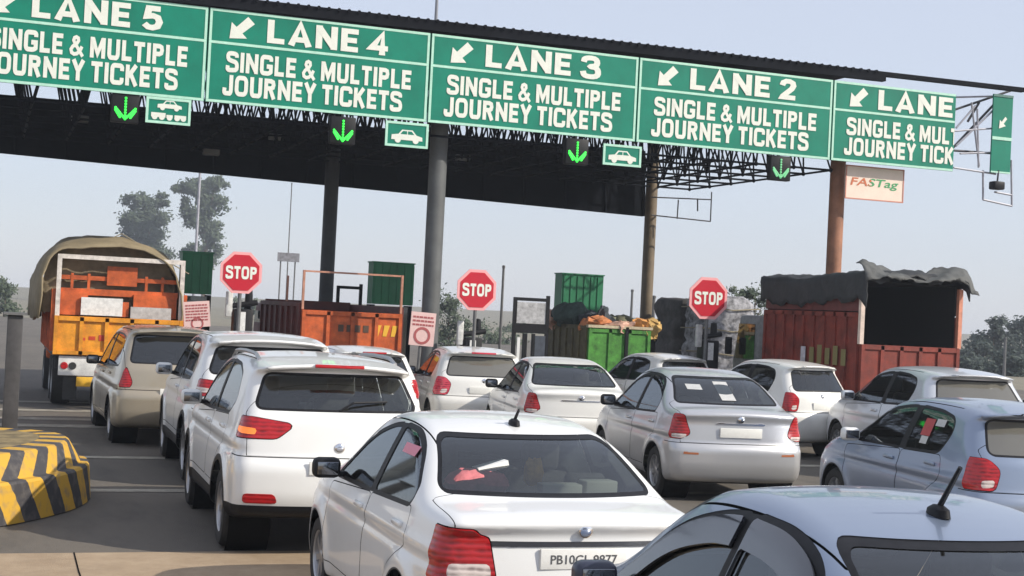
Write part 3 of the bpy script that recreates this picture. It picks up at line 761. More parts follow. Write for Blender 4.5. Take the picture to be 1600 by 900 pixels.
# ------------------------------------------------------------------ toll canopy
YG, YB = 26.5, 33.9          # sign plane, rear fascia plane
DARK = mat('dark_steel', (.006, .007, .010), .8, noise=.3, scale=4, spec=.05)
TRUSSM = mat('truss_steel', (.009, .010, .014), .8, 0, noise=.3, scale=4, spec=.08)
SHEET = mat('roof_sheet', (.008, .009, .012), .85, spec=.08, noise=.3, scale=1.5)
canopy = thing('toll_canopy', 'long dark flat canopy on tall round columns spanning all the toll lanes', 'canopy', (8, 30, 0))
def cpart(mb, name, m, bevel=0, smooth=False):
    o = mb.build(name, m, None, bevel, smooth); o.data.transform(Matrix.Translation((-8, -30, 0))); o.parent = canopy; return o
tl, tr_ = at_y(330, -7, YG+.05), at_y(1598, 138, YG+.05)
zl = lambda x: tl[2]+(x-tl[0])*(tr_[2]-tl[2])/(tr_[0]-tl[0])      # top edge of the canopy along x
XL, XR = -3.0, tr_[0]
rf = MB()
def slab(mb, x0, x1, y0, y1, f0, f1, n=1):
    """slab between heights f0(x) and f1(x)"""
    xs = np.linspace(x0, x1, n+1)
    for a, b in zip(xs[:-1], xs[1:]):
        V = [(a, y0, f0(a)), (b, y0, f0(b)), (b, y1, f0(b)), (a, y1, f0(a)), (a, y0, f1(a)), (b, y0, f1(b)), (b, y1, f1(b)), (a, y1, f1(a))]
        mb.add(V, [(0, 3, 2, 1), (4, 5, 6, 7), (0, 1, 5, 4), (1, 2, 6, 5), (2, 3, 7, 6), (3, 0, 4, 7)])
slab(rf, XL, XR-4.2, YG+.12, YB+.3, lambda x: zl(x)-.10, lambda x: zl(x)-.02)
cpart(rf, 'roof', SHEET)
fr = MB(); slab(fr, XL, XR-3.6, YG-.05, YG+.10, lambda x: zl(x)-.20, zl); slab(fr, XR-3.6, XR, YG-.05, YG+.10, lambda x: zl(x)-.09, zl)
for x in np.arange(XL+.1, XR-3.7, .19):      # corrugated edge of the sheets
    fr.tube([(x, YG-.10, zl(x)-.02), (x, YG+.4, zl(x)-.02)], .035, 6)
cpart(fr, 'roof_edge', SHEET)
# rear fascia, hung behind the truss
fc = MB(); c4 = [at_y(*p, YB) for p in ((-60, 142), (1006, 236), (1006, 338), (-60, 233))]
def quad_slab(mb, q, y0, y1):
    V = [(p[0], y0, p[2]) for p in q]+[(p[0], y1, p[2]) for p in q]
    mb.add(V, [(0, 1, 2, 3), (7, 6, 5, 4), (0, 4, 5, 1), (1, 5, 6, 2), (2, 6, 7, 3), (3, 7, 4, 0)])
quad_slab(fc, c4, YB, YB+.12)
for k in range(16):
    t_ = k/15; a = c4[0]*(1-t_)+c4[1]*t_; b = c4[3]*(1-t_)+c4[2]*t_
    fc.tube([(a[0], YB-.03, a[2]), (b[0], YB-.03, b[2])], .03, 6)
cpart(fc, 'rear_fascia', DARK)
# space frame
zb_near = at_y(1298, 266, YG+.3); zbot = lambda x: zl(x)-(zl(zb_near[0])-zb_near[2])
tb = MB(); NX, NY = 22, 6; x1t = zb_near[0]; sx = (x1t-XL)/NX; sy = (YB-.5-YG-.3)/NY; r = .024
P0 = lambda i, j: (XL+i*sx, YG+.3+j*sy, zbot(XL+i*sx)); P1 = lambda i, j: (XL+(i+.5)*sx, YG+.3+(j+.5)*sy, zl(XL+(i+.5)*sx)-.16)
for i in range(NX+1):
    for j in range(NY+1):
        if i < NX: tb.tube([P0(i, j), P0(i+1, j)], r, 5, False)
        if j < NY: tb.tube([P0(i, j), P0(i, j+1)], r, 5, False)
        if i < NX and j < NY:
            for a, b in ((i, j), (i+1, j), (i, j+1), (i+1, j+1)): tb.tube([P1(i, j), P0(a, b)], r*.85, 5, False)
            if i < NX-1: tb.tube([P1(i, j), P1(i+1, j)], r, 5, False)
            if j < NY-1: tb.tube([P1(i, j), P1(i, j+1)], r, 5, False)
        p = Vector(P0(i, j)); tb.lathe([(.001, -.05), (.04, -.03), (.05, 0), (.04, .03), (.001, .05)], 6, Matrix.Translation(p))
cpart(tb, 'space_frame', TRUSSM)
# columns
COLG = mat('column_grey', (.105, .11, .11), .55, noise=.25, scale=2.0)
COLB = mat('column_rusty', (.30, .135, .075), .6, noise=.35, scale=2.5)
COLD = mat('column_dark', (.05, .055, .06), .6, noise=.3, scale=2.0)
COLT = mat('column_tan', (.16, .12, .075), .6, noise=.3, scale=2.0)
def column(x, y, rr, m, ztop):
    b = MB(); b.tube([(x, y, 0), (x, y, ztop)], rr, 28)
    b.lathe([(rr+.16, 0), (rr+.16, .04), (rr+.012, .05), (rr+.012, .35), (rr, .37)], 28, Matrix.Translation((x, y, 0)))
    for k in range(8):
        a = 2*PI*k/8; b.lathe([(.02, .04), (.02, .09), (.001, .09)], 6, Matrix.Translation((x+(rr+.1)*math.cos(a), y+(rr+.1)*math.sin(a), 0)))
    cpart(b, 'column', m, smooth=True)
p = at_y(677, 400, YG+.75); column(p[0], YG+.75, .175, COLG, zl(p[0])-.2)
p = at_y(1306, 340, YG+.75); column(p[0], YG+.75, .165, COLB, zl(p[0])-.2)
p = at_y(514, 370, YB-.4); column(p[0], YB-.4, .165, COLD, zl(p[0])-.2)
p = at_y(1013, 410, YB-.4); column(p[0], YB-.4, .15, COLT, zl(p[0])-.2)
p = at_y(-150, 400, YG+.75); column(p[0], YG+.75, .175, COLG, zl(p[0])-.2)
# open end frame of pipes at the right-hand end of the canopy
PIPE = mat('pale_pipe', (.36, .36, .40), .5, .3, noise=.2, scale=6)
PIPED = mat('dark_pipe', (.05, .05, .055), .5, .3)
pf = MB()
def pipe(mb, a, b, r=.022, Y=YG+.2, Y2=None): mb.tube([at_y(*a, Y), at_y(*b, Y2 or Y)], r, 6)
for a, b in (((1490, 152), (1570, 150)), ((1490, 205), (1560, 200)), ((1500, 240), (1555, 238)), ((1490, 262), (1556, 272)), ((1494, 200), (1524, 165)), ((1494, 228), (1552, 172)),
             ((1527, 170), (1529, 262)), ((1536, 266), (1536, 312)), ((1580, 250), (1581, 322)), ((1536, 312), (1581, 322)), ((1554, 300), (1581, 305)), ((1518, 160), (1530, 260))):
    pipe(pf, a, b)
cpart(pf, 'end_frame', PIPE)
pf = MB()
for a, b in (((1488, 232), (1556, 160)), ((1490, 172), (1590, 138)), ((1488, 235), (1556, 240)), ((1512, 190), (1530, 160))): pipe(pf, a, b, .028, YG+.35)
cpart(pf, 'end_brace', PIPED)
pf = MB()
for a, b in (((1018, 308), (1112, 312)), ((1060, 312), (1058, 342)), ((1112, 300), (1110, 346)), ((1018, 336), (1110, 346)), ((1090, 310), (1090, 330))): pipe(pf, a, b, .018, YB-1.2)
cpart(pf, 'pipe_frame', PIPED)
for k, (px, py) in enumerate(((125, 186), (330, 238), (430, 215), (722, 247))):      # unlit luminaires on the fascia
    p = at_y(px, py, YB-.5)
    fx = thing('canopy_light', ('unlit grey flood light hanging under the canopy above the orange tipper with the tan tarpaulin', 'unlit flood light low on the dark fascia between lane 5 and lane 4', 'unlit grey flood light under the canopy below the LANE 4 board', 'unlit grey flood light beside the thick grey column under the canopy')[k], 'light', p, 0, 'flood lights under the canopy')
    box('housing', -.18, .18, -.1, .1, -.07, .07, mat('lamp_grey', (.22, .22, .22), .5), fx, .02)
    box('glass', -.15, .15, -.112, -.098, -.05, .05, mat('lamp_glass', (.25, .26, .25), .15), fx)
    MB().tube([(0, 0, .06), (0, 0, .55)], .015, 6).build('bracket', DARK, fx)
p = at_y(681, 34, YG+.3); q = at_y(681, -30, YG+.3)
mast = thing('lightning_rod', 'thin grey rod standing on the canopy roof above the LANE 3 board', 'rod', (p[0], p[1], p[2]-.1))
MB().tube([(0, 0, 0), (0, 0, .5), (q[0]-p[0]-.06, 0, 2.6)], [.035, .03, .018], 8).build('rod', mat('rod_grey', (.2, .21, .24), .5), mast)
MB().lathe([(.1, 0), (.1, .03), (.03, .06)], 12).build('base', DARK, mast)

# ------------------------------------------------------------------ lane boards
GREEN = mat('sign_green', (.0, .195, .125), .5, spec=.3, noise=.22, scale=1.0, bump=.05, bscale=3)
WHITE = mat('sign_white', (.72, .74, .66), .5, noise=.06, scale=8)
BORD = mat('sign_border', (.42, .70, .56), .5, noise=.1, scale=8)
BACK = mat('sign_back', (.25, .26, .27), .5, .5)
tp = lambda px: 12+(px-330)*.1165; bt = lambda px: 158+(px-320)*.0939; dv = lambda px: 64+(px-324)*.1085
bx = [-52, 323.5, 670.5, 996, 1300, 1492]           # where the boards meet, in photo pixels
def sgn_pt(px, k):                                     # k 0 bottom .. 1 top along the board edge
    return at_y(px, bt(px)*(1-k)+tp(px)*k, YG)
def lerp(a, b, t): return a+(b-a)*t
LN = ['LANE 5', 'LANE 4', 'LANE 3', 'LANE 2', 'LANE 1']
for i in range(5):
    xa, xb = [at_y(bx[i+k], (bt(bx[i+k])+tp(bx[i+k]))/2, YG)[0] for k in (0, 1)]
    pl, pr = bx[i], bx[i+1]
    zbL, zbR, ztL, ztR = sgn_pt(pl, 0)[2], sgn_pt(pr, 0)[2], sgn_pt(pl, 1)[2], sgn_pt(pr, 1)[2]
    W_ = xb-xa; full = W_ if i < 4 else 4.33
    zb_ = lambda u: lerp(zbL, zbR, u/W_); zt_ = lambda u: lerp(ztL, ztR, u/W_)
    H0 = zb_(0)
    lab = ('green board reading LANE 5 SINGLE & MULTIPLE JOURNEY TICKETS, cut by the left edge', 'green board reading LANE 4 SINGLE & MULTIPLE JOURNEY TICKETS',
           'green board reading LANE 3 SINGLE & MULTIPLE JOURNEY TICKETS', 'green board reading LANE 2 SINGLE & MULTIPLE JOURNEY TICKETS', 'cut short green board reading only LANE and SINGLE & MU')[i]
    b = thing('lane_sign', lab, 'sign', (xa, YG, H0), 0, 'lane boards along the canopy')
    def G(u, f, y=0): return (u, y, lerp(zb_(u), zt_(u), f)-H0)
    pan = MB(); V = [G(.01, 0, 0), G(W_-.01, 0, 0), G(W_-.01, 1, 0), G(.01, 1, 0)]; V += [(a, .05, c) for a, _, c in V]
    pan.add(V, [(0, 1, 2, 3), (7, 6, 5, 4), (0, 4, 5, 1), (1, 5, 6, 2), (2, 6, 7, 3), (3, 7, 4, 0)]).build('panel', GREEN, b)
    bo = MB(); fd = 1-(dv((pl+pr)/2)-tp((pl+pr)/2))/(bt((pl+pr)/2)-tp((pl+pr)/2))
    def bar(u0, u1, f0, f1): bo.add([G(u0, f0, -.006), G(u1, f0, -.006), G(u1, f1, -.006), G(u0, f1, -.006)], [(0, 1, 2, 3)])
    bar(.02, W_-.02, .0, .028); bar(.02, W_-.02, .972, 1.0); bar(.02, W_-.02, fd-.014, fd+.014)
    bar(.02, .065, .029, fd-.015); bar(.02, .065, fd+.015, .971)
    if i < 4: bar(W_-.065, W_-.02, .029, fd-.015); bar(W_-.065, W_-.02, fd+.015, .971)
    bo.build('border', BORD, b)
    def letters(body, u0, u1, f0, f1, bold, name):
        for V, F in words_geo(body, u1-u0):
            if u1 > W_-.02: V, F = clip_u(V, F, W_-.02-u0)
            if len(F): mesh_obj(name, [G(u0+a, lerp(f0, f1, c), -.010-.0015*q) for a, c, q in V], F, WHITE, b)
    letters(LN[i], full*.255, full*.80, fd+.05, .945, .022, 'lettering')
    letters('SINGLE & MULTIPLE', full*.085, full*.915, fd*.53, fd*.865, .016, 'lettering')
    letters('JOURNEY TICKETS', full*.076, full*.876, fd*.135, fd*.475, .016, 'lettering')
    # fat arrow pointing down to the left
    ar = MB(); c = np.array([full*.145, lerp(fd, 1, .50)]); hh = (ztL-zbL)
    A2 = [(-.32, -.32), (.13, -.28), (.01, -.15), (.32, .14), (.14, .32), (-.15, .01), (-.28, .13)]
    s_ = .66
    ar.add([G(c[0]+a*s_*1.05, c[1]+q*s_/hh, -.010) for a, q in A2], [tuple(range(7))])
    ar.build('arrow', WHITE, b)
    for u in np.arange(.3, W_, .8):
        pass
    MB().tube([G(.2, .8, .08), G(W_-.2, .8, .08)], .03, 6).tube([G(.2, .2, .08), G(W_-.2, .2, .08)], .03, 6).build('back_rail', BACK, b)

# small vehicle boards hung under the lane boards
def hung_board(px0, px1, py0, py1, label, lorry):
    a = at_y(px0, py0, YG-.06); c = at_y(px1, py1, YG-.06); wv = c[0]-a[0]; hv = a[2]-c[2]
    b = thing('vehicle_sign', label, 'sign', (a[0], YG-.06, c[2]), 0, 'small green vehicle boards under the lane boards')
    box('panel', 0, wv, 0, .03, 0, hv, GREEN, b)
    bo = MB(); e = .045
    for u0, u1, v0, v1 in ((0, wv, 0, e), (0, wv, hv-e, hv), (0, e, e, hv-e), (wv-e, wv, e, hv-e)): bo.box(u0, u1, -.012, -.004, v0, v1)
    bo.build('border', BORD, b)
    def car_icon(cx, cz, s):
        P = [(-1, -.22), (-.98, .08), (-.55, .14), (-.32, .42), (.35, .42), (.62, .12), (1, .02), (1.02, -.22)]
        k = MB(); k.add([(cx+u*s, -.010, cz+v*s) for u, v in P], [tuple(range(8))[::-1]])
        for u in (-.58, .58): k.add([(cx+u*s+.2*s*math.cos(q*PI/6), -.011, cz-.22*s+.2*s*math.sin(q*PI/6)) for q in range(12)], [tuple(range(12))])
        k.build('vehicle_icon', WHITE, b)
        g = MB(); g.add([(cx+u*s, -.013, cz+v*s) for u, v in ((-.42, .14), (-.26, .34), (.0, .34), (.0, .14))], [(0, 1, 2, 3)]); g.add([(cx+u*s, -.013, cz+v*s) for u, v in ((.06, .14), (.06, .34), (.3, .34), (.48, .14))], [(0, 1, 2, 3)]); g.build('icon_window', GREEN, b)
    if lorry:
        car_icon(wv*.52, hv*.70, wv*.27)
        k = MB(); z0 = hv*.24
        for u0, u1, v0, v1 in ((.12, .44, 0, .17), (.46, .60, 0, .11), (.64, .90, 0, .12)): k.add([(wv*u0, -.010, z0+hv*v0), (wv*u1, -.010, z0+hv*v0), (wv*u1, -.010, z0+hv*v1), (wv*u0, -.010, z0+hv*v1)], [(0, 1, 2, 3)])
        for u in (.2, .36, .53, .70, .84): k.add([(wv*u+.05*math.cos(q*PI/5), -.012, z0+.05*math.sin(q*PI/5)) for q in range(10)], [tuple(range(10))])
        k.build('lorry_icon', WHITE, b)
    else: car_icon(wv*.5, hv*.42, wv*.36)
    for u in (.1, wv-.1): MB().tube([(u, .045, hv-.1), (u, .17, hv+.03), (u, .17, hv+.25)], .02, 6).build('hanger', BACK, b)
hung_board(229, 297, 150, 197, 'small green board with a car above lorries, hung under LANE 5', True)
hung_board(603, 668, 188, 233, 'small green board with a white car, hung at the end of LANE 4', False)
hung_board(943, 1001, 224, 262, 'small green board with a white car, hung at the end of LANE 3', False)
# green arrow signals
LED = mat('green_led', (.02, .25, .03), .4, emit=(.03, .85, .06), es=1.3)
LEDW = mat('pale_led', (.1, .3, .14), .4, emit=(.12, .50, .22), es=.55)
for k, (px, py, mm) in enumerate(((196, 170, LED), (536, 205, LED), (902, 238, LED), (1220, 264, LEDW))):
    p = at_y(px, py, YG+.02)
    b = thing('lane_signal', 'glowing green down arrow signal in a black box under the %s board' % LN[k] if k < 3 else 'pale washed out green arrow signal under the LANE 2 board', 'signal', p, 0, 'green arrow signals under the boards')
    box('housing', -.24, .24, 0, .16, -.24, .27, BLACK, b, .02)
    a = MB()
    for (u0, v0), (u1, v1) in (((0, .19), (0, -.17)), ((-.17, .01), (0, -.18)), ((.17, .01), (0, -.18)), ((-.17, -.03), (-.09, -.15)), ((.17, -.03), (.09, -.15))):
        for j in range(8):
            f = j/7; a.lathe([(.001, .016), (.02, .012), (.024, 0)], 8, Matrix.Translation((lerp(u0, u1, f), -.004, lerp(v0, v1, f))) @ Matrix.Rotation(PI/2, 4, 'X'))
    a.build('arrow', mm, b)
    MB().tube([(0, .1, .26), (0, .1, .6)], .025, 6).build('hanger', BACK, b)
# narrow board seen beside the open end frame
a = at_y(1553, 150, YG+.1); c = at_y(1578, 272, YG+.1)
b = thing('end_sign', 'narrow green board at the far end of the canopy beside the pipe frame', 'sign', ((a[0]+c[0])/2, YG+.1, c[2]))
hv = a[2]-c[2]+.05; wv = abs(c[0]-a[0])
box('panel', -wv/2, wv/2, 0, .04, 0, hv, GREEN, b)
for v0, v1 in ((.42, .46), (.97, 1), (0, .02)): MB().box(-wv/2, wv/2, -.012, -.004, hv*v0, hv*v1).build('border', BORD, b)
ar = MB(); ar.add([(u*.16, -.012, hv*.64+v*.16) for u, v in ((-.6, -.8), (.5, -.4), (.15, -.1), (.7, .6), (.4, .9), (-.2, .15), (-.5, .4))][::1], [tuple(range(7))]); ar.build('arrow', WHITE, b)
p = at_y(1558, 290, YG+.1)
b = thing('flood_light', 'small black flood light dangling under the narrow end board', 'light', p)
box('housing', -.14, .14, -.1, .12, -.09, .09, BLACK, b, .03); MB().tube([(0, 0, .08), (.02, 0, .34)], .02, 6).build('bracket', PIPED, b)
# cream board below the LANE 1 board
a = at_y(1322, 262, YG+.25); c = at_y(1411, 316, YG+.25); wv = c[0]-a[0]; hv = .72
b = thing('cream_sign', 'cream board with an orange and green word, hung beside the rusty column', 'sign', (a[0], YG+.25, c[2]-.02))
box('panel', 0, wv, 0, .03, 0, hv, mat('cream_board', (.80, .66, .55), .5, noise=.06, scale=3), b)
bo = MB(); e = .025
for u0, u1, v0, v1 in ((0, wv, 0, e), (0, wv, hv-e, hv), (0, e, e, hv-e), (wv-e, wv, e, hv-e)): bo.box(u0, u1, -.008, -.003, v0, v1)
bo.build('border', mat('board_red_edge', (.55, .22, .16), .5), b)
V, F = text_geo('FASTag', wv*.80, .22, .012)
V = V+np.stack([V[:, 1]*.30, V[:, 1]*0], 1)
cut = wv*.36
f1 = [f for f in F if V[list(f)][:, 0].mean() < cut]; f2 = [f for f in F if V[list(f)][:, 0].mean() >= cut]
mesh_obj('lettering', [(x_+wv*.07, -.006, y_+hv*.34) for x_, y_ in V], f1, mat('ink_orange', (.55, .14, .05), .5), b)
mesh_obj('lettering', [(x_+wv*.07, -.006, y_+hv*.34) for x_, y_ in V], f2, mat('ink_green', (.05, .32, .12), .5), b)

# ------------------------------------------------------------------ stop signs, booths, gates
STOPR = mat('stop_red', (.48, .006, .022), .4, noise=.08, scale=2)
STOPB = mat('stop_border', (.80, .36, .36), .4)
POSTM = mat('post_grey', (.13, .13, .13), .6, noise=.3, scale=5)
for k, (px, py, rp, Y) in enumerate(((377, 426, 35, 26.0), (745, 453, 32.5, 26.2), (1107, 466, 31.5, 26.2))):
    p = at_y(px, py, Y); R_ = abs(at_y(px+rp, py, Y)[0]-p[0])
    b = thing('stop_sign', ('red octagonal STOP sign left of the orange tipper with an empty bed', 'red octagonal STOP sign beside the thick grey column', 'red octagonal STOP sign in front of the lorry with a sheeted load')[k], 'sign', (p[0], Y, 0), 0, 'stop signs at the toll booths')
    def octo(r, y0, y1): return [(r*math.cos(PI/8+q*PI/4), r*math.sin(PI/8+q*PI/4)+p[2]) for q in range(8)]
    MB().prism(octo(R_, 0, 0), 0, .02).build('plate', STOPB, b)
    MB().prism(octo(R_*.86, 0, 0), -.008, -.001).build('face', STOPR, b)
    V, F = words_geo('STOP', R_*1.36)[0]
    mesh_obj('lettering', [(x_-R_*.68, -.013-.001*q, y_*R_*.56-R_*.28+p[2]) for x_, y_, q in V], F, WHITE, b)
    MB().tube([(0, .04, 0), (0, .04, p[2]+.1)], .035, 10).build('post', POSTM, b)
# barrier machine under each stop sign
for k, (px, py, Y) in enumerate(((380, 470, 26.5), (738, 515, 26.6), (1108, 520, 26.6))):
    p = at_y(px, py, Y)
    b = thing('barrier_machine', ('black and white barrier machine under the STOP sign beside the orange tipper', 'black and white barrier machine under the STOP sign beside the grey column', 'black and white barrier machine under the STOP sign before the sheeted lorry')[k], 'barrier', (p[0], Y, 0), 0, 'barrier machines')
    MB().box(-.17, .17, -.15, .2, 0, p[2]-.15).build('cabinet', BLACK, b, .03)
    MB().box(-.09, .03, -.17, -.151, p[2]-.55, p[2]-.2).build('label_panel', mat('panel_white', (.7, .7, .68), .5, noise=.2, scale=15), b)
    MB().tube([(-.2, -.05, p[2]-.1), (.25, -.05, p[2]-.02)], .05, 8).build('pivot', BLACK, b)
    MB().box(-.32, -.2, -.1, .0, p[2]-.3, p[2]+.16).build('counterweight', mat('weight_white', (.6, .6, .58), .6, noise=.3, scale=10), b, .02)
    MB().lathe([(.001, .12), (.06, .1), (.07, 0), (.07, -.12)], 14, Matrix.Translation((.1, 0, p[2]+.10))).build('lamp', BLACK, b, smooth=True)
BOOTHG = mat('booth_green', (.012, .17, .07), .5, noise=.25, scale=1.5, bump=.1)
for k, (px0, px1, py0, py1, Y) in enumerate(((286, 330, 394, 465, 31.0), (584, 644, 410, 482, 31.5), (879, 940, 428, 500, 31.5))):
    a = at_y(px0, py0, Y); c = at_y(px1, py1, Y); wv = c[0]-a[0]; zt0 = a[2]; zb0 = c[2]
    b = thing('toll_booth', ('green toll booth half hidden behind the orange tipper with the tan tarpaulin', 'green toll booth left of the thick grey column', 'green toll booth behind the green trolley with bundles')[k], 'booth', (a[0], Y, 0), 0, 'green toll booths')
    hd = MB().box(0, wv, 0, .45, zb0+.06, zt0)
    for u in np.arange(.04, wv, .17): hd.box(u, u+.05, -.02, -.001, zb0+.08, zt0-.03)
    hd.build('upper_cladding', BOOTHG, b)
    MB().box(-.02, wv+.02, -.03, .48, zt0+.002, zt0+.03).build('roof', BOOTHG, b)
    cb = MB()
    for x_ in (0, wv-.08):
        for y_ in (.02, .37): cb.box(x_, x_+.08, y_, y_+.08, 0, zb0+.05)
    cb.box(.08, wv-.08, .03, .44, 0, 1.0)
    cb.build('cabin', DARK, b)
    box('window', .09, wv-.09, .05, .07, 1.02, zb0+.02, GL_DARK, b)
NB = mat('notice_pink', (.66, .45, .42), .5, noise=.08, scale=6); INK = mat('notice_ink', (.35, .08, .08), .5)
for k, (px0, px1, py0, py1, Y, tilt, circ) in enumerate(((290, 329, 472, 514, 26.2, -.10, False), (641, 677, 486, 540, 26.0, .05, True))):
    a = at_y(px0, py0, Y); c = at_y(px1, py1, Y); wv = c[0]-a[0]; hv = a[2]-c[2]
    b = thing('notice_board', ('tilted pinkish notice board with lines of small print beside the tan tarpaulin', 'pale pink notice board with a red ring, fixed before the grey column')[k], 'sign', (a[0], Y, c[2]), 0, 'pinkish notice boards'); b.rotation_euler = (0, tilt, 0)
    box('panel', 0, wv, 0, .025, 0, hv, NB, b)
    ln = MB()
    for j in range(6 if not circ else 3):
        z_ = hv*(.88-.115*j)
        u = .08
        while u < .9:
            w2 = rng.uniform(.06, .16); ln.box(wv*u, wv*min(u+w2, .93), -.006, -.002, z_-hv*.055, z_); u += w2+.03
    if circ: ln.lathe([(wv*.24, 0), (wv*.34, 0), (wv*.34, .004), (wv*.24, .004), (wv*.24, 0)], 24, Matrix.Translation((wv*.5, -.002, hv*.3)) @ Matrix.Rotation(PI/2, 4, 'X'))
    else: ln.lathe([(wv*.18, 0), (wv*.24, 0), (wv*.24, .004), (wv*.18, .004), (wv*.18, 0)], 24, Matrix.Translation((wv*.5, -.002, hv*.14)) @ Matrix.Rotation(PI/2, 4, 'X'))
    ln.build('print', INK, b)
    MB().tube([(wv*.5, .05, -c[2]+.0), (wv*.5, .05, hv*.8)], .03, 8).build('post', POSTM, b)
# black gate frames of the booths
def gate(px0, px1, py0, py1, Y, label, panel=True):
    a = at_y(px0, py0, Y); c = at_y(px1, py0, Y); wv = c[0]-a[0]; zt0 = a[2]
    b = thing('gate_frame', label, 'gate', (a[0], Y, 0), 0, 'black gate frames')
    f = MB(); t_ = .07
    f.box(0, t_, 0, t_, 0, zt0); f.box(wv-t_, wv, 0, t_, 0, zt0+.06); f.box(t_, wv-t_, 0, t_, zt0-t_, zt0)
    if panel:
        f.box(t_, wv-t_, 0, t_, zt0-.75, zt0-.55)
        f.box(wv*.30, wv*.40, -.02, t_, 0, zt0-.76); f.box(wv*.55, wv*.62, -.02, t_, 0, zt0-.76)
    f.build('frame', BLACK, b)
    if panel:
        box('fascia', t_+.01, wv-t_-.01, .02, .04, zt0-.54, zt0-.10, mat('pale_board', (.42, .42, .43), .5, noise=.4, scale=9), b)
        box('white_post', wv*.12, wv*.20, -.03, .02, 0, zt0-.85, mat('post_white', (.75, .75, .74), .5), b)
        box('door', wv*.63, wv*.92, .0, .05, .1, zt0-.8, mat('door_dark', (.06, .07, .09), .4, noise=.4, scale=5), b)
gate(527, 567, 446, 480, 33.4, 'plain black gate frame above the bed of the empty orange tipper', False)
gate(804, 860, 464, 560, 29.0, 'black gate frame with a white post left of the green trolley')
# thin distant poles
for k, (px, py0, Y, rr) in enumerate(((313, 262, 60, .07), (456, 288, 60, .03), (787, 418, 38, .05), (1022, 465, 40, .07), (1571, 530, 48, .07), (988, 455, 45, .06))):
    p = at_y(px, py0, Y)
    b = thing('pole', ('pale tall pole in front of the right hand tree of the far pair', 'thin far pole above a small grey board', 'dark slim post between the middle STOP sign and the gate frame', 'dark post right behind the tan rear column', 'dark post in front of the far trees on the right', 'dark short post left of the tan rear column')[k], 'pole', (p[0], Y, 0))
    MB().tube([(0, 0, 0), (0, 0, p[2])], [rr, rr*.7], 8).build('shaft', PIPE if k == 0 else POSTM, b, smooth=True)
    MB().lathe([(rr*1.5, 0), (rr*1.5, .2), (rr, .22)], 10).build('base', POSTM, b)
    MB().lathe([(rr*.72, -.03), (rr*.9, 0), (rr*.9, .05), (.001, .07)], 10, Matrix.Translation((0, 0, p[2]))).build('cap', POSTM, b)
p = at_y(451, 402, 59.5); q = at_y(468, 402, 59.5)
b = thing('far_board', 'small grey board on legs far off above the orange tipper bed', 'sign', (p[0], 59.5, 0))
box('panel', -.45, .45, 0, .06, p[2]-.18, p[2]+.18, mat('far_grey', (.20, .20, .22), .6, noise=.5, scale=8), b)
MB().tube([(-.3, .1, 0), (-.3, .1, p[2])], .03, 6).tube([(.3, .1, 0), (.3, .1, p[2])], .03, 6).build('legs', POSTM, b)

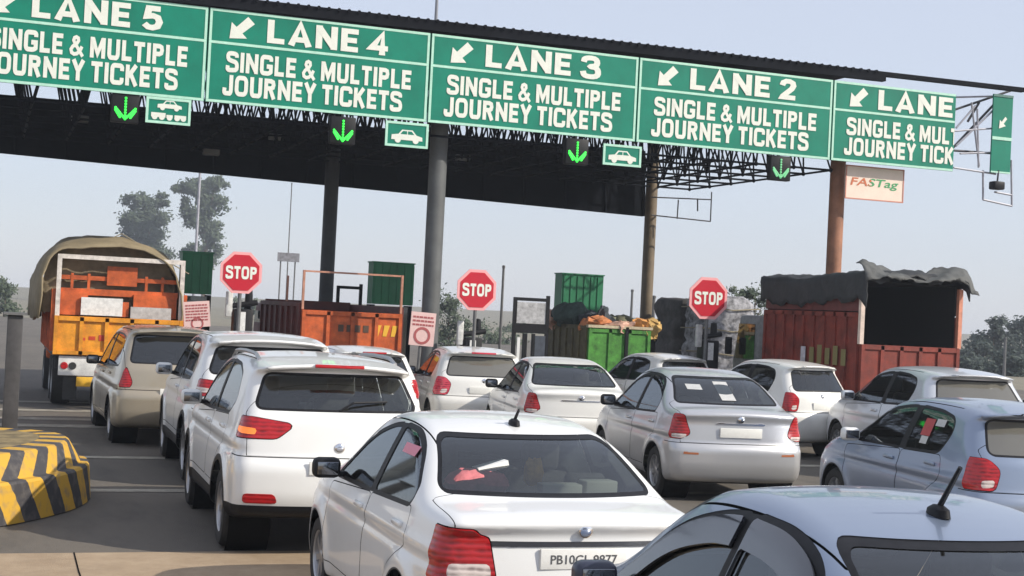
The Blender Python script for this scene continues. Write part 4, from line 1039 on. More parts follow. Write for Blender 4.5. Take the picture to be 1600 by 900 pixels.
# ------------------------------------------------------------------ striped island nose, post
def island():
    b = thing('crash_barrier', 'low concrete island nose painted in yellow and black slanting stripes', 'barrier', (0, 0, 0))
    ctrl = [(-2.2, 13.3), (-1.0, 13.4), (-.2, 13.75), (.45, 14.45), (.94, 15.3), (1.14, 16.2), (1.03, 16.9), (.6, 17.35), (-.1, 17.55), (-1.2, 17.6), (-2.2, 17.6)]
    P = np.array(ctrl); 
    for _ in range(3):
        Q = [P[0]]
        for a, c in zip(P[:-1], P[1:]): Q += [a*.75+c*.25, a*.25+c*.75]
        P = np.array(Q+[P[-1]])
    # even spacing
    d = np.r_[0, np.cumsum(np.linalg.norm(np.diff(P, axis=0), axis=1))]
    n = 300; s_ = np.linspace(0, d[-1], n); P = np.stack([np.interp(s_, d, P[:, 0]), np.interp(s_, d, P[:, 1])], 1)
    T = np.gradient(P, axis=0); T /= np.linalg.norm(T, axis=1)[:, None]; Nn = np.stack([T[:, 1], -T[:, 0]], 1)
    prof = [(.05, 0), (.04, .14), (.02, .36), (.0, .385), (-.07, .39), (-.20, .60), (-.23, .618), (-.42, .62), (-.50, .62)]
    V = []; F = []; U = []
    for i in range(n):
        for o_, z in prof: V.append((P[i, 0]+Nn[i, 0]*o_, P[i, 1]+Nn[i, 1]*o_, z)); U.append((s_[i], z))
    k = len(prof)
    for i in range(n-1):
        for j in range(k-1): F.append((i*k+j, (i+1)*k+j, (i+1)*k+j+1, i*k+j+1))
    m, t, bs = new_mat('hazard_stripes')
    uv = t.nodes.new('ShaderNodeUVMap'); uv.uv_map = 'along'
    sp = t.nodes.new('ShaderNodeSeparateXYZ'); t.links.new(uv.outputs[0], sp.inputs[0])
    # stripes lean one way on the lower face and the other way on the upper face
    def M(op, a, c=None, d=None):
        nd = t.nodes.new('ShaderNodeMath'); nd.operation = op
        for ii, v in enumerate((a, c, d)):
            if v is None: continue
            if isinstance(v, (int, float)): nd.inputs[ii].default_value = v
            else: t.links.new(v, nd.inputs[ii])
        return nd.outputs[0]
    lo = M('MINIMUM', sp.outputs[1], .40); hi = M('MAXIMUM', M('SUBTRACT', sp.outputs[1], .40), 0)
    ph = M('ADD', M('ADD', sp.outputs[0], M('MULTIPLY', lo, .55)), M('MULTIPLY', hi, -1.5))
    nz = t.nodes.new('ShaderNodeTexNoise'); nz.inputs['Scale'].default_value = 9; nz.inputs['Detail'].default_value = 6
    tc = t.nodes.new('ShaderNodeTexCoord'); t.links.new(tc.outputs['Object'], nz.inputs[0])
    ph = M('ADD', ph, M('MULTIPLY', nz.outputs[0], .05))
    fr_ = M('FRACT', M('MULTIPLY', ph, 1/.50)); st = M('GREATER_THAN', fr_, .5)
    mx = t.nodes.new('ShaderNodeMix'); mx.data_type = 'RGBA'; mx.inputs[6].default_value = (.045, .042, .045, 1); mx.inputs[7].default_value = (.56, .32, .03, 1)
    t.links.new(st, mx.inputs[0])
    m2 = t.nodes.new('ShaderNodeMix'); m2.data_type = 'RGBA'; m2.inputs[7].default_value = (.17, .15, .13, 1)
    rp = t.nodes.new('ShaderNodeValToRGB'); rp.color_ramp.elements[0].position = .5; rp.color_ramp.elements[1].position = .75
    t.links.new(nz.outputs[0], rp.inputs[0]); t.links.new(M('MULTIPLY', rp.outputs[0], .6), m2.inputs[0]); t.links.new(mx.outputs[2], m2.inputs[6])
    t.links.new(m2.outputs[2], bs.inputs['Base Color']); bs.inputs['Roughness'].default_value = .7
    o = mesh_obj('striped_wall', V, F, m, b, smooth=True)
    ul = o.data.uv_layers.new(name='along')
    for lp in o.data.loops: ul.data[lp.index].uv = U[lp.vertex_index]
    o.data.set_sharp_from_angle(angle=math.radians(30))
    inner = [(P[i, 0]+Nn[i, 0]*-.50, P[i, 1]+Nn[i, 1]*-.50, .62) for i in range(0, n, 6)]
    fl = mesh_obj('top_slab', inner, [tuple(range(len(inner)))], MATS.get('fill') or mat('fill', (.20, .15, .07), .95, noise=.6, scale=5), b)
island()
p = at_y(14, 680, 17.9); q = at_y(22, 492, 17.9)
b = thing('bollard_post', 'dark grey square steel post standing behind the striped island nose', 'post', (p[0], 17.9, 0))
MB().box(-.085, .085, -.085, .085, 0, q[2]).build('shaft', mat('post_dark', (.05, .047, .047), .6, noise=.4, scale=6), b, .012)
MB().box(-.13, .13, -.13, .13, q[2]+.002, q[2]+.03).build('cap', POSTM, b)

# ------------------------------------------------------------------ lorries
ORANGE = mat('lorry_orange', (.50, .095, .018), .55, noise=.45, scale=4, bump=.2)
YEL = mat('lorry_yellow', (.68, .27, .014), .55, noise=.4, scale=4, bump=.2)
REDO = mat('lorry_red', (.19, .026, .014), .65, noise=.5, scale=3, bump=.25)
MAROON = mat('lorry_maroon', (.12, .022, .018), .6, noise=.35, scale=4)
TARP = mat('tarp_tan', (.26, .21, .13), .85, noise=.25, scale=2.5, bump=.5, bscale=7)
TARPB = mat('tarp_black', (.022, .024, .027), .7, noise=.4, scale=2.5, bump=.5, bscale=8)
TARPG = mat('tarp_grey', (.085, .088, .085), .75, noise=.4, scale=4, bump=.5, bscale=9)
WHITEP = mat('frame_white', (.62, .57, .52), .6, noise=.35, scale=7)
CHASS = mat('chassis_black', (.02, .02, .02), .7, noise=.3, scale=10)
def truck_base(name, label, x, y, W_, L_, zf, yaw=0, wr=.45, cat='lorry', cab=None, ax=(.9,), group='lorries at the toll booths', dual=True):
    t = thing(name, label, cat, (x, y, 0), yaw, group)
    MB().box(-.42, -.30, .1, L_+1.2, zf-.28, zf-.06).box(.30, .42, .1, L_+1.2, zf-.28, zf-.06).box(-W_/2+.05, W_/2-.05, .15, .30, zf-.26, zf-.04).box(-W_/2+.1, W_/2-.1, L_*.5, L_*.5+.12, zf-.2, zf-.04).build('chassis', CHASS, t)
    for ya in list(ax)+[L_+.5]:
        for sd_ in (-1, 1): wheel(t, sd_*(W_/2-.2), ya, wr, sd_, .34)
    MB().box(-W_/2, W_/2, 0, L_, zf-.04, zf+.04).build('deck', CHASS, t)
    if cab:
        c = MB(); y0, y1 = L_+.12, L_+1.35; zt_ = cab[1]
        c.prism([(y0, zf-.35), (y1, zf-.35), (y1+.05, zf+.45), (y1-.22, zt_), (y0, zt_)], -W_/2+.06, W_/2-.06, 'x')
        c.build('cab', cab[0], t, .05)
        for sd_ in (-1, 1):
            x0, x1 = sorted((sd_*(W_/2-.055), sd_*(W_/2-.045)))
            MB().prism([(y0+.35, zf+.5), (y1-.08, zf+.5), (y1-.22, zt_-.18), (y0+.35, zt_-.18)], x0, x1, 'x').build('cab_window', GL_DARK, t)
            rbox('mirror', (sd_*(W_/2+.12), y1-.1, zf+.75), (.16, .06, .36), BLACK, t, .03)
        box('windscreen', -W_/2+.2, W_/2-.2, y1-.08, y1-.05, zf+.55, zt_-.25, GL_DARK, t)
    return t
def ribbed(name, m, t, x0, x1, y0, y1, z0, z1, n, axis, rib=.03, ribm=None, thick=.05):
    """flat steel side with upright ribs; axis = the direction the ribs are spread along"""
    b = MB().box(x0, x1, y0, y1, z0, z1)
    if axis == 'x':
        for k in range(n+1):
            u = lerp(x0+.04, x1-.04, k/n); b.box(u-.035, u+.035, y0-rib, y0-.001, z0+.01, z1-.01)
        b.box(x0+.08, x1-.08, y0-rib, y0-.002, z1-.085, z1-.012); b.box(x0+.08, x1-.08, y0-rib, y0-.002, z0+.012, z0+.08)
    else:
        s_ = -1 if x0 < 0 else 1; xo = x0 if s_ < 0 else x1
        for k in range(n+1):
            u = lerp(y0+.04, y1-.04, k/n); a, c = sorted((xo+s_*.001, xo+s_*rib)); b.box(a, c, u-.035, u+.035, z0+.01, z1-.01)
        a, c = sorted((xo+s_*.002, xo+s_*rib)); b.box(a, c, y0+.08, y1-.08, z1-.085, z1-.012)
    return b.build(name, m, t)
def cloth(name, m, t, grid, thick=.02):
    """sheet through a grid of points [i][j]"""
    n, k = len(grid), len(grid[0]); V = [p for r_ in grid for p in r_]
    F = [(i*k+j, (i+1)*k+j, (i+1)*k+j+1, i*k+j+1) for i in range(n-1) for j in range(k-1)]
    o = mesh_obj(name, V, F, m, t, smooth=True)
    sm = o.modifiers.new('thick', 'SOLIDIFY'); sm.thickness = thick
    return o
def nz(*a): 
    x, y, z = a
    return math.sin(x*3.1+y*1.7+z*.9)*.5+math.sin(x*7.3-y*5.1+2+z*3.3)*.3+math.sin(y*11+x*2.7-z*6)*.2

# 1 the tipper with the tan tarpaulin, far left
ZF = .98
t = truck_base('tipper_truck', 'orange and yellow tipper loaded under a tan tarpaulin, tail frame painted white', 2.36, 28.2, 2.30, 4.6, ZF, cab=(ORANGE, 2.6), ax=(1.0, 2.0))
ribbed('tailgate', YEL, t, -1.17, 1.17, -.06, 0, ZF+.0, 1.70, 5, 'x', .05)
for sd_ in (-1, 1):
    x0, x1 = sorted((sd_*1.17, sd_*1.12)); ribbed('bed_side', ORANGE, t, x0, x1, .02, 4.6, ZF+.05, 2.2, 8, 'y', .06)
box('headboard', -1.12, 1.12, 4.5, 4.56, ZF+.05, 2.6, ORANGE, t)
ldm = mat('load_brown', (.20, .15, .09), .9, noise=.45, scale=4, bump=.5)
MB().box(-1.04, 1.04, .75, 4.45, ZF+.05, 2.86).build('load', ldm, t, .12)
f = MB(); 
for x_ in (-1.12, 1.12): f.box(x_-.04, x_+.04, -.02, .06, 1.70, 2.84)
f.box(-1.08, 1.08, -.018, .058, 2.76, 2.842); f.build('tail_frame', WHITEP, t)
ld = MB()
for x_, w2, z0, z1 in ((-1.08, .5, 1.72, 2.15), (-.45, .62, 1.72, 2.0), (.25, .8, 1.72, 2.15)): ld.box(x_, x_+w2, .12, .2, z0, z1)
ld.box(-1.07, 1.07, .16, .22, 2.1, 2.22); ld.box(-1.07, 1.07, .18, .24, 2.38, 2.46); ld.box(-.25, .3, .15, .21, 2.30, 2.66)
for x_ in (-.9, -.6, .45, .75): ld.box(x_, x_+.05, .17, .22, 2.2, 2.5)
ld.build('inner_tailboard', ORANGE, t)
box('white_panel', -.70, .05, .05, .10, 1.73, 2.06, mat('panel_white', (.7, .7, .68), .5, noise=.2, scale=15), t)
box('grey_panel', .20, .95, .06, .11, 1.70, 1.92, mat('panel_grey', (.45, .44, .43), .6, noise=.3, scale=9), t)
mk = MB()
for k, x_ in enumerate((-.72, -.54, -.36, -.12, .06, .28, .44)): mk.box(x_, x_+.12, -.068, -.062, 1.26+.01*(k % 2), 1.31+.03*(k % 3))
mk.build('painted_marks', mat('mark_red', (.5, .05, .02), .5), t)
box('rear_bumper', -1.05, 1.05, -.04, .06, .60, .96, mat('bumper_white', (.72, .71, .68), .5, noise=.2, scale=8), t, .01)
for x_ in (-.95, -.80, .80, .95):
    MB().lathe([(.001, .02), (.06, .02), (.07, 0)], 14, Matrix.Translation((x_, -.045, .78)) @ Matrix.Rotation(PI/2, 4, 'X')).build('tail_light', REDL if abs(x_) > .9 else CHASS, t, smooth=True)
box('number_plate', -.72, -.2, -.04, -.0, .40, .58, YPLATE, t, .01)
box('mud_flap', -.95, -.70, .02, .05, .15, .60, CHASS, t); box('mud_flap', .70, .95, .02, .05, .15, .60, CHASS, t)
g = []
for i in range(25):
    y = lerp(-.05, 4.9, i/24); row = []
    for j in range(29):
        a = j/28; 
        hump = 3.02+.18*math.exp(-((y-1.2)/1.4)**2)-.25*max(0, (.3-y))
        ang = lerp(PI, 0, a); x = (1.47 if math.cos(ang) < 0 else 1.13)*np.sign(math.cos(ang))*abs(math.cos(ang))**.45
        z = 1.62+(hump-1.62)*abs(math.sin(ang))**.55 - .16*max(0, x) + .06*nz(x*1.2, y*1.1, 1)
        if i == 0: x *= .97
        row.append((x+.05*nz(y*1.4, z*1.6, 3), y+.04*nz(x, z, 7), z))
    g.append(row)
cloth('tarpaulin', TARP, t, g, .03)
end = [(x*.96, z-.04) for x, y, z in g[2] if z > 1.9]
V = []; nL = 9
for (x, z) in end:
    for q in range(nL):
        f_ = q/(nL-1); V.append((x*(1-.0*f_), .34+.06*nz(x*2.6, f_*3, z*2), lerp(z, 1.75, f_)))
F = [(i*nL+q, (i+1)*nL+q, (i+1)*nL+q+1, i*nL+q+1) for i in range(len(end)-1) for q in range(nL-1)]
mesh_obj('tarpaulin_end', V, F, mat('tarp_tan_inner', (.20, .16, .10), .9, noise=.35, scale=3, bump=.5), t, smooth=True)
MB().tube([(-1.33, .5, 1.72), (-1.30, .52, 2.6), (0, .5, 3.3), (1.3, .5, 2.6)], .012, 6).build('rope', mat('rope', (.3, .26, .18), .9), t)

# 2 the empty orange tipper in the middle
t = truck_base('tipper_truck', 'empty orange tipper with a thin pink tail frame left of the grey column', 6.85, 28.4, 2.05, 4.3, 1.15, cab=(MAROON, 2.1), ax=(.9,))
ribbed('tailgate', ORANGE, t, -1.02, 1.02, -.06, 0, 1.20, 2.02, 4, 'x', .04)
mk = MB()
for k in range(4): mk.box(-.28+.17*k, -.17+.17*k, -.070, -.062, 1.62, 1.76)
mk.build('painted_marks', mat('mark_dark', (.09, .05, .03), .6), t)
mk = MB()
for k in range(3): mk.prism([(.46+.17*k, 1.56), (.54+.17*k, 1.56), (.60+.17*k, 1.78), (.49+.17*k, 1.78)], -.070, -.062)
mk.build('painted_marks', mat('mark_yellow', (.8, .45, .04), .5), t)
for sd_ in (-1, 1):
    x0, x1 = sorted((sd_*1.02, sd_*.97)); ribbed('bed_side', MAROON, t, x0, x1, .02, 4.3, 1.2, 2.16, 7, 'y', .05)
box('headboard', -.97, .97, 4.22, 4.28, 1.2, 2.2, MAROON, t)
f = MB(); FRP = mat('frame_pink', (.46, .22, .15), .6, noise=.35, scale=7)
for x_ in (-1.0, 1.0): f.box(x_-.022, x_+.022, -.03, .03, 2.03, 2.80)
f.box(-.97, .97, -.028, .028, 2.765, 2.80)
for x_ in (-1.0,): f.box(x_-.02, x_+.02, 1.6, 1.64, 2.17, 2.7)
f.build('tail_frame', FRP, t)
box('number_plate', -.5, .0, -.05, -.0, .85, 1.0, YPLATE, t, .01)
for x_ in (-.8, .8): box('tail_light', x_-.12, x_+.12, -.05, .02, .9, 1.02, REDL, t, .01)

# 3 green trolley with bundles
GRN = mat('trolley_green', (.055, .22, .028), .65, noise=.6, scale=6, bump=.2); OLV = mat('trolley_olive', (.13, .11, .045), .7, noise=.35, scale=6)
p0 = at_y(915, 585, 28.8); p1 = at_y(1012, 585, 28.8); zt = at_y(960, 514, 28.8)[2]; wv = p1[0]-p0[0]
t = truck_base('trolley', 'green goods trolley piled with orange and dark bundles', (p0[0]+p1[0])/2, 28.8, wv, 2.4, .75, wr=.33, cat='trolley', ax=(.7,))
ribbed('tailgate', GRN, t, -wv/2, wv/2, -.05, 0, .80, zt, 3, 'x', .03)
for x_ in (.12,): MB().box(x_, x_+.07, -.10, -.052, .5, zt+.05).build('tail_post', BLACK, t)
MB().box(-wv/2-.03, wv/2+.03, -.10, .02, zt+.01, zt+.07).build('top_rail', mat('rail_pale', (.5, .42, .28), .6, noise=.3, scale=9), t)
for sd_ in (-1, 1):
    x0, x1 = sorted((sd_*wv/2, sd_*(wv/2-.05))); ribbed('bed_side', OLV, t, x0, x1, .02, 2.4, .8, zt+.05, 6, 'y', .03)
cols = [(.62, .24, .10), (.66, .40, .30), (.05, .06, .07), (.70, .33, .10), (.16, .16, .10), (.05, .08, .07), (.55, .35, .12)]
for k, (bx_, by_, bz_, rx_, rz_, ci) in enumerate(((.50, .18, .06, .30, .12, 3), (.05, .15, .04, .36, .09, 1), (-.4, .30, .08, .32, .12, 0), (-.1, .9, .12, .40, .18, 2), (.35, 1.0, .10, .42, .15, 4), (-.45, 1.5, .22, .42, .28, 5), (.70, .05, .02, .22, .17, 6), (-.55, 2.0, .15, .34, .2, 1), (-.15, .55, .24, .13, .20, 2))):
    m_ = mat('bundle_%d' % k, cols[ci], .9, noise=.4, scale=8, bump=.4)
    bn = MB(); pr = []
    for q in range(9):
        a = q/8*PI; pr.append((rx_*math.sin(a)**.7+.001, -rz_*math.cos(a)))
    bn.lathe(pr, 22, Matrix.Rotation(rng.uniform(0, 6), 4, 'Z') @ Matrix.Diagonal((1, .8, 1, 1)))
    bn.V = [(x+.10*nz(x*6, y*6, k), y+.08*nz(y*6, z*6, k+1), z+.09*nz(x*7, y*6, k+2)+.03*nz(x*17, y*15, k)) for x, y, z in bn.V]
    o = bn.build('bundle', m_, None, smooth=True); o.location = (t.location[0]+bx_*wv/1.3, 28.8+by_, zt+.02+bz_)
    tag(o, ('orange cloth bundle hanging over the right rear corner of the green trolley', 'pinkish sack lying at the rear rail of the green trolley', 'rusty orange sack at the left rear of the green trolley', 'dark bundle in the middle of the green trolley load', 'olive sack behind the orange bundle on the green trolley', 'large dark green bundle topping the green trolley load', 'yellow tan bundle bulging past the right side of the green trolley', 'pinkish sack at the front of the green trolley load', 'thin upright dark bundle on top of the green trolley load')[k], 'bundle', 'bundles on the green trolley')
    o.rotation_euler = (0, rng.uniform(-.3, .3), rng.uniform(0, 3))

# 4 lorry with a sheeted black and white load
p0 = at_y(1098, 570, 30.4); p1 = at_y(1176, 570, 30.4); zt = at_y(1140, 462, 30.4)[2]; wv = p1[0]-p0[0]
SHW = mat('load_sheet', (.26, .26, .28), .8, noise=.97, scale=6.5, bump=.7, bscale=9)
t = truck_base('loaded_lorry', 'lorry with a tall crumpled black and white sheeted load beside the red lorry', (p0[0]+p1[0])/2, 30.4, wv, 2.7, .8, wr=.4, cab=(CHASS, 2.0), ax=(.8,))
def blob_load(x0, x1, y0, y1, z0, z1, m_, seed):
    g = []
    n1, n2 = 22, 30
    V, F = [], []
    for i in range(n1+1):
        for j in range(n2):
            th = 2*PI*j/n2; ph = i/n1
            cx, cy = math.cos(th), math.sin(th); e = .35
            sx = np.sign(cx)*abs(cx)**e; sy = np.sign(cy)*abs(cy)**e
            sc = 1 if ph < .8 else math.cos((ph-.8)/.2*PI/2)**.5+.001
            z = z0+(z1-z0)*min(1, ph/.8*.86+max(0, ph-.8)*.7)
            x = (x0+x1)/2+(x1-x0)/2*sx*sc; y = (y0+y1)/2+(y1-y0)/2*sy*sc
            d = .05*nz(x*2.3+seed, y*2.3, z*2.7)+.045*abs(math.sin(th*5+seed+z*.8))-.05*(abs((z-z0) % .55-.27) < .05)
            V.append((x+d*sx, y+d*sy, z+d*.6*ph))
    for i in range(n1):
        for j in range(n2): F.append((i*n2+j, i*n2+(j+1) % n2, (i+1)*n2+(j+1) % n2, (i+1)*n2+j))
    F.append(tuple(n1*n2+j for j in range(n2)))
    return mesh_obj('sheeted_load', V, F, m_, t, smooth=True)
blob_load(-wv/2-.02, wv/2+.02, -.05, 1.1, .85, zt, SHW, 2)
blob_load(-wv/2-.05, wv/2+.0, 1.15, 2.7, .85, zt-.12, mat('load_dark', (.055, .05, .048), .8, noise=.7, scale=3, bump=.5), 5)
MB().tube([(-wv/2-.05, -.1, .85), (-wv/2-.05, -.1, 2.0)], .03, 6).tube([(wv/2+.05, -.1, .85), (wv/2+.05, -.1, 2.0)], .03, 6).tube([(-wv/2-.05, -.1, 1.0), (wv/2+.05, -.1, 1.0)], .03, 6).build('rear_stakes', CHASS, t)
for zr in (1.45, 2.0, 2.5): MB().tube([(-wv/2-.06, 1.1, zr), (-wv/2-.06, -.1, zr+.03), (0, -.14, zr-.04), (wv/2+.06, -.1, zr+.02), (wv/2+.06, 1.1, zr)], .016, 6).build('rope', MATS['rope'], t)
box('number_plate', -.2, .25, -.14, -.06, .72, .86, YPLATE, t, .01)

# 5 big red lorry with the open back and black tarpaulin
YR = 22.4
a = at_y(1342, 560, YR); c = at_y(1496, 560, YR); wv = c[0]-a[0]; Lr = 3.4
zg = at_y(1420, 541, YR)[2]; zo = at_y(1420, 446, YR)[2]; zs_ = at_y(1270, 490, YR+1.7)[2]
t = truck_base('covered_lorry', 'red lorry with an open dark back under a ragged black tarpaulin', (a[0]+c[0])/2, YR, wv, Lr, .95, wr=.42, cab=(mat('cab_grey', (.2, .2, .2), .5, noise=.4, scale=6), 2.35), ax=(.8,))
PINKW = mat('tail_pinkwood', (.62, .25, .16), .6, noise=.3, scale=6)
ribbed('tailgate', REDO, t, -wv/2, wv/2, -.04, 0, 1.0, zg, 5, 'x', .03)
for k in range(5):
    x0 = lerp(-wv/2+.11, wv/2-.05, k/5); MB().box(x0, x0+wv/5-.14, -.022, -.003, 1.12, zg-.10).build('tail_panel', PINKW, t)
f = MB(); f.box(-wv/2-.03, -wv/2+.05, -.05, .03, zg-.0, zo+.05); f.build('corner_post', mat('post_cream', (.62, .50, .42), .6, noise=.2, scale=8), t)
f = MB(); f.box(wv/2-.05, wv/2+.03, -.05, .03, zg, zo-.02); f.build('corner_post', PINKW, t)
for sd_ in (-1, 1):
    x0, x1 = sorted((sd_*wv/2, sd_*(wv/2-.05))); ribbed('bed_side', REDO, t, x0, x1, .04, Lr, 1.0, zs_+.05, 9, 'y', .035)
    x0, x1 = sorted((sd_*(wv/2-.01), sd_*(wv/2-.04))); box('upper_side', x0, x1, .06, Lr, zs_+.07, zo-.02, MAROON if sd_ < 0 else TARPB, t)
mk = MB()
for k, (y_, w2, z_, h2) in enumerate(((1.75, .16, 1.36, .44), )): mk.box(-wv/2-.045, -wv/2-.038, y_, y_+w2, z_, z_+h2)
mk.build('pale_patch', mat('patch_pale', (.5, .48, .52), .6, noise=.3, scale=9), t)
mk = MB()
for k in range(5): mk.box(-wv/2-.045, -wv/2-.038, 1.45-.27*k, 1.45-.27*k+.15, 1.50, 1.80+.05*(k % 2))
mk.build('painted_marks', mat('mark_olive', (.20, .17, .06), .6), t)
SHADEB = mat('shade_black', (.006, .006, .007), .9)  # near-black sheets and headboard, added to paint in the shade of the bed
box('headboard', -wv/2+.06, wv/2-.06, Lr-.06, Lr, 1.0, zo+.10, SHADEB, t)
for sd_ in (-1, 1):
    x0, x1 = sorted((sd_*(wv/2-.06), sd_*(wv/2-.075))); box('shade_lining', x0, x1, .05, Lr-.07, 1.0, zo+.02, SHADEB, t)
box('shade_lining', -wv/2+.08, wv/2-.08, .05, Lr-.07, zo+.03, zo+.045, SHADEB, t); box('shade_lining', -wv/2+.08, wv/2-.08, .03, Lr-.07, 1.0, 1.02, SHADEB, t)
g = []
for i in range(30):
    y = lerp(-.22, Lr+.15, i/29); row = []
    for j in range(41):
        u = j/40*2-1; top = zo+.14+.06*math.cos(u*2.2)+.05*math.sin(y*1.6+1)
        ov = abs(u)
        if ov < .72: x = u/.72*(wv/2+.02); z = top+.035*nz(x*2.6, y*2.2, 1)+.02*abs(math.sin(y*5.5+x*1.2))+.02*nz(x*9, y*8, 2)-.05*abs(math.sin(y*2.2))
        else:
            s2 = (ov-.72)/.28; x = np.sign(u)*(wv/2+.035+.022*math.sin(y*8+s2*1.5)*s2+.015*nz(y*6, s2*4, 4)); drop = (zo-zs_-.10 if u < 0 else .22)
            z = top-s2*(drop+.10*nz(y*2.4, 2, 2))
        if i == 0: z -= .12+.07*math.sin(u*9)+.05*nz(u*6, 1, 3); 
        elif i == 1: z -= .03
        row.append((x, y+.02*nz(x*4, z*3, 2), z))
    g.append(row)
cloth('tarpaulin', TARPB, t, g, .02)
g = []
for i in range(9):
    row = []
    for j in range(41):
        u = j/40; x = lerp(-wv/2-.08, wv/2+.18, u); s2 = i/8
        z = zo+.33-.28*s2*(1-.35*math.sin(u*PI))+.09*math.sin(u*8+1)*(1-.5*s2)+.04*nz(x*4, s2*6, 1)-.16*(u > .93)*s2
        row.append((x, -.30+.42*(1-s2)**1.5-.06*math.sin(s2*5+u*14), z))
    g.append(row)
for row in g:
    for j, (x, y, z) in enumerate(row): row[j] = (x, y+.012*math.sin(x*23+z*9), z+.007*math.sin(x*31+y*17)-.03)
cloth('tarpaulin_roll', TARPG, t, g, .015)
for x_ in (-.75, .75): box('tail_light', x_-.12, x_+.12, -.05, .02, .78, .9, REDL, t, .01)
box('number_plate', -.25, .25, -.06, .0, .75, .88, YPLATE, t, .01)

# ------------------------------------------------------------------ cars
PW = paint('paint_white', (.80, .80, .78)); PWc = paint('paint_cream_white', (.78, .77, .73)); PS = paint('paint_silver', (.56, .565, .58), .55)
PSB = paint('paint_blue_silver', (.25, .31, .42), .45); PBG = paint('paint_beige', (.42, .36, .27), .5, .3); PSW = paint('paint_pale_silver', (.66, .68, .71), .4)
c_dz = make_car('sedan', 'white_sedan', 'white sedan with a pink box and white paper behind its rear glass, plate PB10GL 9877', 'car', (3.22, 7.5), -.017, PW, h=.025, strip=mat('strip_shade', (.06, .06, .065), .3, .5), mirror=BLACK, antenna=.45, tint='clear', seat=SEATM)  # dark strip paints the shadow line under the boot overhang
c_cr = make_car('suv', 'white_suv', 'white crossover with roof rails and black lower cladding beside the striped barrier', 'car', (2.91, 12.2), -.02, PW, h=.028, tint='clear', wiper=True, scale=(1.03, .97, 1.03), lens2=mat('lit_amber', (.8, .2, .03), .2, emit=(.9, .20, .03), es=.55))
c_nr = make_car('compact_sedan', 'silver_sedan', 'blue silver car nearest the camera with dark window visors and a roof aerial', 'car', (3.33, 3.30), -.075, PSB, h=.025, antenna=True, mirror=mat('mirror_navy', (.03, .035, .06), .3), tint='clear', visor=True)
make_car('suv', 'white_suv', 'large white car ahead of the white crossover, its roof and dark rear glass showing', 'car', (3.17, 16.72), -.02, PW, h=.035, tint='dark', scale=(1.05, 1.0, 1.07), rails=False, high=False)
make_car('mpv', 'beige_people_carrier', 'dusty beige people carrier behind the orange tipper with the tan tarpaulin', 'car', (2.66, 21.3), .02, PBG, h=.035, tint='dark', wiper=True, mirror=BLACK)
make_car('hatch', 'white_hatchback', 'white hatchback half hidden behind the white crossover, left of the thick grey column', 'car', (5.85, 22.3), .02, PW, h=.04, tint='dark', scale=(.92, .9, .98))
make_car('hatch', 'white_hatchback', 'white hatchback with pinkish lamps and a red spoiler lamp right of the thick grey column', 'car', (7.95, 23.2), -.14, PWc, h=.04, lens=PINKL, mirror=BLACK, back='dusty')
make_car('compact_sedan', 'white_sedan', 'white sedan between the white hatchback with pinkish lamps and the silver sedan', 'car', (8.28, 19.75), -.16, PWc, mirror=BLACK, h=.035, scale=(1, .97, .98), plate=False)
c_s10 = make_car('compact_sedan', 'silver_sedan', 'silver sedan with a white sticker on its rear glass, right of the white sedan', 'car', (8.70, 15.7), -.125, PS, h=.028, mirror=BLACK, scale=(1.04, .97, 1.02), tint='clear')
make_car('hatch', 'white_hatchback', 'white car of which only the roof shows above the silver sedan', 'car', (12.75, 25.0), .12, PWc, h=.05, lens=PINKL, scale=(.88, .8, .99), high=False, interior=False)
c_vn = make_car('hatch', 'white_van', 'cream white hatchback right in front of the side of the red lorry', 'car', (13.2, 21.05), .16, PWc, h=.04, tint='dark', scale=(.84, .82, 1.04), high=False)
make_car('hatch', 'pale_estate', 'pale silver car below the open back of the red lorry', 'car', (13.6, 17.4), -.13, PSW, h=.035, scale=(1.06, .99, 1.09), tint='clear', plate=False, back='dusty', high=False)
c_sw = make_car('hatch', 'silver_hatchback', 'light blue silver hatchback cut by the right edge, red sticker in its side window', 'car', (9.52, 11.05), -.155, PSB, h=.028, scale=(1, 1.06, 1), tint='clear', mirror=PW, back='dusty', high=False)
make_car('hatch', 'dark_hatchback', 'white car at the right edge showing only its dark windscreen pillar', 'car', (16.95, 17.6), -.1, PWc, h=.05, tint='dark', interior=False)
make_car('hatch', 'small_car', 'pale small car just showing left of the dusty beige people carrier', 'car', (1.98, 26.0-4.0), .0, PSW, h=.05, interior=False) if False else None
make_car('hatch', 'far_left_car', 'white car just showing at the left edge behind the grey post', 'car', (-1.0, 20.5), 0, PWc, h=.05, tint='dark', interior=False)

# things seen in and on the cars
def local(car, v): return car.matrix_basis @ Vector(v)
bpy.context.view_layer.update()
PINK = mat('pink_cloth', (.55, .17, .18), .9, noise=.3, scale=9, bump=.3)
def on_car(car, name, mb, m, v, label, cat, rz=0, smooth=True, bevel=0):
    o = mb.build(name, m, None, bevel, smooth); o.location = local(car, v); o.rotation_euler = (0, 0, car.rotation_euler[2]+rz); return tag(o, label, cat)
def pillow(w_, d_, h_, seed=0):
    b = MB(); pr = [(.001, -1), (.55, -.92), (.85, -.6), (1, 0), (.85, .6), (.55, .92), (.001, 1)]
    b.lathe(pr, 24); V = []
    for x, y, z in b.V:
        n = max(abs(x), abs(y))/max(1e-6, math.hypot(x, y)); k = 1/max(n, .01)
        x, y = x*lerp(1, k, .5), y*lerp(1, k, .5); V.append((x*w_/2+.012*nz(x*4, y*4, seed), y*d_/2, z*h_/2+.02*nz(x*3+seed, y*3, z)))
    b.V = V; return b
on_car(c_dz, 'cushion', pillow(.40, .24, .15, 2), PINK, (-.40, .84, 1.155), 'pink cloth cushion behind the rear glass of the nearest white sedan', 'cushion')
